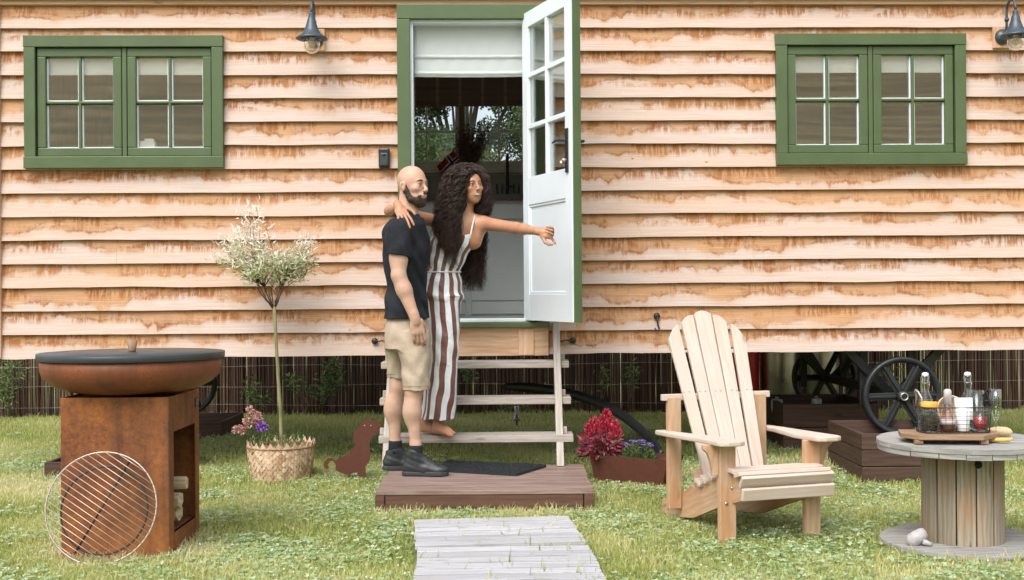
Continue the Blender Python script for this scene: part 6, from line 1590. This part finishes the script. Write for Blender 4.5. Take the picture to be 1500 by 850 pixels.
# left hand: index curved, thumb under it making a loop
dl=wl(820,344,-.50)-LW; Ml=mkM(dl,(-.1,-.25,-1.)); 
if Ml[1,2]>0: Ml[:,2]*=-1
hand(S,LW,Ml,1,.92,[(.55,.25,.35),(.15,1.0,1.1),(.0,1.1,1.2),(-.1,1.1,1.2)],[((.72,.75,.0),.046,.014,.011),((.95,.30,.0),.034,.0105,.009),((.98,-.1,.0),.026,.009,.007)],.005)
# legs and feet
LA=wl(642,622,-.03); RA=wl(624,624,.08)
S.cap(wl(648,455,-.02),wl(650,522,-.05),.075,.055,.03); S.cap(wl(650,522,-.06),LA,.052,.030,.03); S.cap(wl(634,455,.05),wl(634,522,.06),.07,.055,.03); S.cap(wl(634,522,.06),RA,.052,.030,.03)
def foot(S,an,ang,sc=.92):
    c,s=math.cos(ang),math.sin(ang); P=lambda f,l,u:np.array([an[0]+(c*f-s*l)*sc,an[1]+(s*f+c*l)*sc,u*sc]); M=np.array([[c,-s,0],[s,c,0],[0,0,1.]])
    S.cap(P(0,0,.075),P(-.02,0,.030),.032*sc,.028*sc,.02); S.ell(P(.05,0,.030),[.075*sc,.030*sc,.028*sc],M,.02); S.cap(P(0,0,.065),P(.09,.0,.026),.028*sc,.020*sc,.03); S.ell(P(.115,0,.018),[.035*sc,.038*sc,.017*sc],M,.012)
    for i in range(5):
        l=-.027+.0135*i; f0=.128-.008*abs(i-.6)**1.4*.8; S.cap(P(f0,l,.013),P(f0+.028-.004*i,l*1.08,.010),(.0105-.0009*i)*sc if i else .0125*sc,(.0088-.0009*i)*sc if i else .0112*sc,.004)
foot(S,LA,R(-42)); foot(S,RA,R(-30))
S.build('body',SK2,wom)
eyes(PW,HW_,fs,wom,simple('black_brown_brow',(.02,.012,.009),.7),True,look=(1,-.25,0))
# smile
m=MB(); m.tube([Vector(PW(f,l,u)) for f,l,u in ((.083,-.024,-.0600),(.0915,-.014,-.0650),(.0945,0,-.0670),(.0915,.014,-.0650),(.083,.024,-.0600))],[.001,.0038,.0048,.0038,.001],8); m.build('teeth',simple('teeth_white',(.62,.58,.54),.3,var=.01),wom)
m=MB(); m.tube([Vector(PW(f,l,u)) for f,l,u in ((.080,-.028,-.0570),(.0925,-.016,-.0605),(.0965,0,-.0610),(.0925,.016,-.0605),(.080,.028,-.0570))],[.001,.0026,.0032,.0026,.001],6); m.tube([Vector(PW(f,l,u)) for f,l,u in ((.080,-.027,-.0585),(.0915,-.016,-.0700),(.0955,0,-.0735),(.0915,.016,-.0700),(.080,.027,-.0585))],[.001,.0030,.0040,.0030,.001],6); m.build('lips',simple('lips_brown_rose',(.36,.12,.10),.35,var=.05),wom)
# jumpsuit
S=SDF((-.30,-.24,.05),(.30,.28,1.36),.0042)
zw=lambda py:wl(0,py)[2]
S.loft([(zw(440),wl(642,440)[0],.0,.150,.115,0),(zw(422),wl(645,422)[0],.0,.135,.105,0),(zw(404),wl(649,404)[0],.0,.108,.088,0),(zw(385),wl(654,385)[0],0,.120,.098,0),(zw(362),wl(662,362)[0],-.002,.138,.108,0),(zw(345),wl(668,345)[0],0,.135,.10,0),(zw(335),wl(671,335)[0],0,.12,.085,0)],.02)
S.loft([(zw(618),wl(644,616,-.03)[0],-.03,.098,.105,0),(zw(575),wl(648,575,-.03)[0],-.04,.090,.100,0),(zw(525),wl(652,525,-.03)[0],-.045,.082,.095,0),(zw(480),wl(652,480)[0],-.03,.095,.100,0),(zw(440),wl(650,440)[0],-.015,.11,.105,0)],.04)
S.loft([(zw(614),wl(631,614,.08)[0],.08,.085,.10,0),(zw(525),wl(636,525,.05)[0],.05,.085,.095,0),(zw(440),wl(636,440)[0],.02,.11,.10,0)],.05)
S.ripple(lambda x,y,z:np.where(z<.85,.0045*np.sin(x*55+3*np.sin(z*6)+y*20)*np.clip((.9-z)*1.6,0,1)+.0035*np.sin((z*.8+x*1.4)*34+2*np.sin(z*11)),.003*np.sin(z*60+x*30+2*np.sin(x*24))))
S.plane(wl(690,349,-.1),(.10,-.75,1.0)); 
S.plane((0,0,zw(618)),(0.06,0,-1))
def stripe(V):
    x,y,z=V.T
    zc_=np.array([0,zw(616),zw(525),zw(440),zw(404),zw(350),1.5])
    o=np.argsort(zc_); xc=np.interp(z,zc_[o],np.array([wl(644,616)[0],wl(644,616)[0],wl(650,525)[0],wl(650,440)[0],wl(650,404)[0],wl(664,350)[0],wl(676,325)[0]])[o])
    w_=np.interp(z,zc_[o],np.array([.105,.105,.10,.125,.105,.128,.13])[o])
    th=np.arctan2(x-xc,-(y-.01)); return th/ (2*np.pi)*12+.13*np.sin(z*6.5+1.3)+.05*np.sin(z*17+x*13)+.035*np.sin(z*37+x*31)
k=NT('striped_fabric'); a=k.attr('stripe'); fr=k.math('FRACT',k.math('ADD',a,100.25)); n=k.noise(k.coord(),9,4)
f1=k.ramp(fr,[(.0,0),(.03,1),(.50,1),(.53,0)])
k.col(k.mix(f1,k.ramp(n,[(.3,(.66,.70,.74)),(.7,(.78,.80,.82))]),k.ramp(n,[(.3,(.115,.045,.032)),(.7,(.19,.082,.06))]))); k.rough(.55); k.bump(k.noise(k.coord(),15,2,.5,.8),.7,.012); k.b.inputs['Sheen Weight'].default_value=.1
V,Fq=S.mesh(); npmesh('jumpsuit',V,Fq,k.m,wom,True,{'stripe':stripe(V)})
m=MB(); whitecl=simple('white_piping',(.72,.72,.72),.7)
m.tube([Vector(wl(688.5,350,-.105)),Vector(wl(690.5,338,-.100)),Vector(wl(693,326,-.078)),Vector(wl(695.5,316,-.048)),Vector(wl(697,312,.02))],.0042,6)
m.tube([Vector(wl(650,349,-.10)),Vector(wl(650,335,-.085)),Vector(wl(653,318,-.03))],.0042,6); m.build('strap',whitecl,wom)
m=MB(); zb4=zw(403.5); xb4=wl(649,404)[0]
m.tube([(xb4+.110*math.cos(t),.090*math.sin(t),zb4) for t in np.linspace(0,6.29,41)],.0045,6,False); m.build('waist_seam',whitecl,wom)
# hair
S=SDF(whc-[.26,.16,.42],whc+[.24,.30,.20],.0045)
q=lambda f,l,u:whc+HW_@(np.array([f,l,u])*fs)
S.ell(q(-.030,0,.040),[.101,.088,.086],HW_,.01)
S.ell(whc+[-.085,.01,-.075],[.075,.085,.14],None,.05); S.ell(whc+[.040,.075,-.070],[.060,.050,.10],None,.05); S.ell(whc+[-.04,.075,-.10],[.12,.07,.15],None,.05)
S.ell(q(.120,.0,-.035),[.088,.064,.092],HW_,.02,'s'); S.cap(whc+[.0,-.12,-.16],whc+[.01,-.02,-.25],.06,.07,.02,'s')
hm=make_leafy('black_curls',[(.008,.0045,.0035),(.020,.011,.008),(.045,.025,.018),(.080,.046,.034)],.05,.42)
hair=S.build('hair',simple('hair_mass',(.007,.005,.0045),.9,var=.4,scale=50),wom)
g=random.Random(77); ST=[]
def root(lmin,lmax,fmin,fmax):
    while True:
        f=g.uniform(fmin,fmax); l=g.uniform(lmin,lmax)
        u2=1-(f/.115)**2-(l/.100)**2
        if u2>.02: u=.040+.100*math.sqrt(u2)
        else: continue
        return Vector(q(-.030+f,l,u)),f,l
for i in range(330):   # curtain on the viewer's left, falling in front of the shoulder
    p0,f,l=root(-.099,-.002,-.09,.105)
    j=g.random(); w3=g.random(); ex,ey=(g.uniform(642,676),g.uniform(328,368)) if w3<.55 else ((g.uniform(654,670),g.uniform(358,398)) if w3<.72 else (g.uniform(634,649),g.uniform(320,348)))
    p1=p0+Vector(HW_@np.array([g.uniform(-.01,.03),-.055-.04*g.random(),.02]))
    p2=Vector(wl(g.uniform(637,664) if f<.03 else g.uniform(644,667),g.uniform(280,312),g.uniform(-.13,.03)))
    p3=Vector(wl((ex*.75+650*.25),g.uniform(315,335),g.uniform(-.17,-.07))); p4=Vector(wl(ex,ey,g.uniform(-.17,-.115)))
    ST.append([p0,p1,p2,p3,p4])
for i in range(560):   # right and back curtain, falling behind the shoulder
    p0,f,l=root(-.03,.099,-.105,.085)
    p1=p0+Vector(HW_@np.array([-.02+g.uniform(-.01,.02),.055+.035*g.random(),.015]))
    p2=Vector(wl(g.uniform(702,719),g.uniform(272,308),g.uniform(.0,.10)))
    long_=g.random()<.72
    if long_: p3=Vector(wl(g.uniform(692,714),g.uniform(325,360),g.uniform(.07,.15))); p4=Vector(wl(g.uniform(677,709),g.uniform(365,428),g.uniform(.05,.14)))
    else: p3=Vector(wl(g.uniform(704,719),g.uniform(295,312),g.uniform(-.02,.06))); p4=Vector(wl(g.uniform(692,716),g.uniform(306,318),g.uniform(-.02,.05)))
    ST.append([p0,p1,p2,p3,p4])
for i in range(420):   # volume round the far cheek and top of the head
    p0,f,l=root(-.02,.099,-.02,.108)
    p1=p0+Vector(HW_@np.array([.012,.035+.045*g.random(),.012+.02*g.random()])); p2=Vector(wl(g.uniform(703,718),g.uniform(262,285),g.uniform(-.08,.04)))
    p3=Vector(wl(g.uniform(705,720),g.uniform(288,303),g.uniform(-.06,.03))); p4=Vector(wl(g.uniform(698,718),g.uniform(300,316),g.uniform(-.05,.03)))
    ST.append([p0,p1,p2,p3,p4])
for i in range(220):   # crown, swept to the viewer's left
    p0,f,l=root(-.08,.05,-.06,.112)
    p1=p0+Vector((-.02,-.01,.018+.015*g.random())); p2=p0+Vector((-.09-.03*g.random(),-.02,-.01)); p3=Vector(wl(g.uniform(640,655),g.uniform(275,300),g.uniform(-.09,.03))); p4=Vector(wl(g.uniform(637,655),g.uniform(300,345),g.uniform(-.12,-.02)))
    ST.append([p0,p1,p2,p3,p4])
for i in range(260):   # back
    p0,f,l=root(-.09,.06,-.11,.0)
    p1=p0+Vector((g.uniform(-.05,.05),.06,.0)); p2=Vector(wl(g.uniform(650,705),300,.15)); p3=Vector(wl(g.uniform(660,705),340,.15)); p4=Vector(wl(g.uniform(668,705),g.uniform(370,415),.13))
    ST.append([p0,p1,p2,p3,p4])
for i in range(90):    # flyaways
    p0,f,l=root(-.099,.099,-.09,.08); v=(p0-Vector(whc)).normalized()
    ST.append([p0,p0+v*.02,p0+v*.035+Vector((0,0,-.03)),p0+v*.045+Vector((0,0,-.08-g.random()*.08))])
for i in range(340):   # hairline framing the face
    th=R(g.uniform(-25,205)); p0=Vector(q(.060+g.uniform(-.02,.012),.068*math.cos(th),.006+.088*math.sin(th))); od=Vector(HW_@np.array([.25,math.cos(th),math.sin(th)]))
    side=math.cos(th)>.15
    p1=p0+od*g.uniform(.012,.030)
    if side: p2=p0+od*.03+Vector((.018,.02,-.04)); p3=Vector(wl(g.uniform(704,718),g.uniform(280,300),g.uniform(-.06,.02))); p4=Vector(wl(g.uniform(700,716),g.uniform(298,314),g.uniform(-.05,.02)))
    else: p2=p0+od*.03+Vector((-.03,-.01,-.05)); p3=Vector(wl(g.uniform(648,671),g.uniform(300,325),g.uniform(-.16,-.10))); p4=Vector(wl(g.uniform(648,675),g.uniform(330,378),g.uniform(-.17,-.12)))
    ST.append([p0,p1,p2,p3,p4])
g.shuffle(ST); curls('curls',ST,hm,hair,.0016,kids=4)
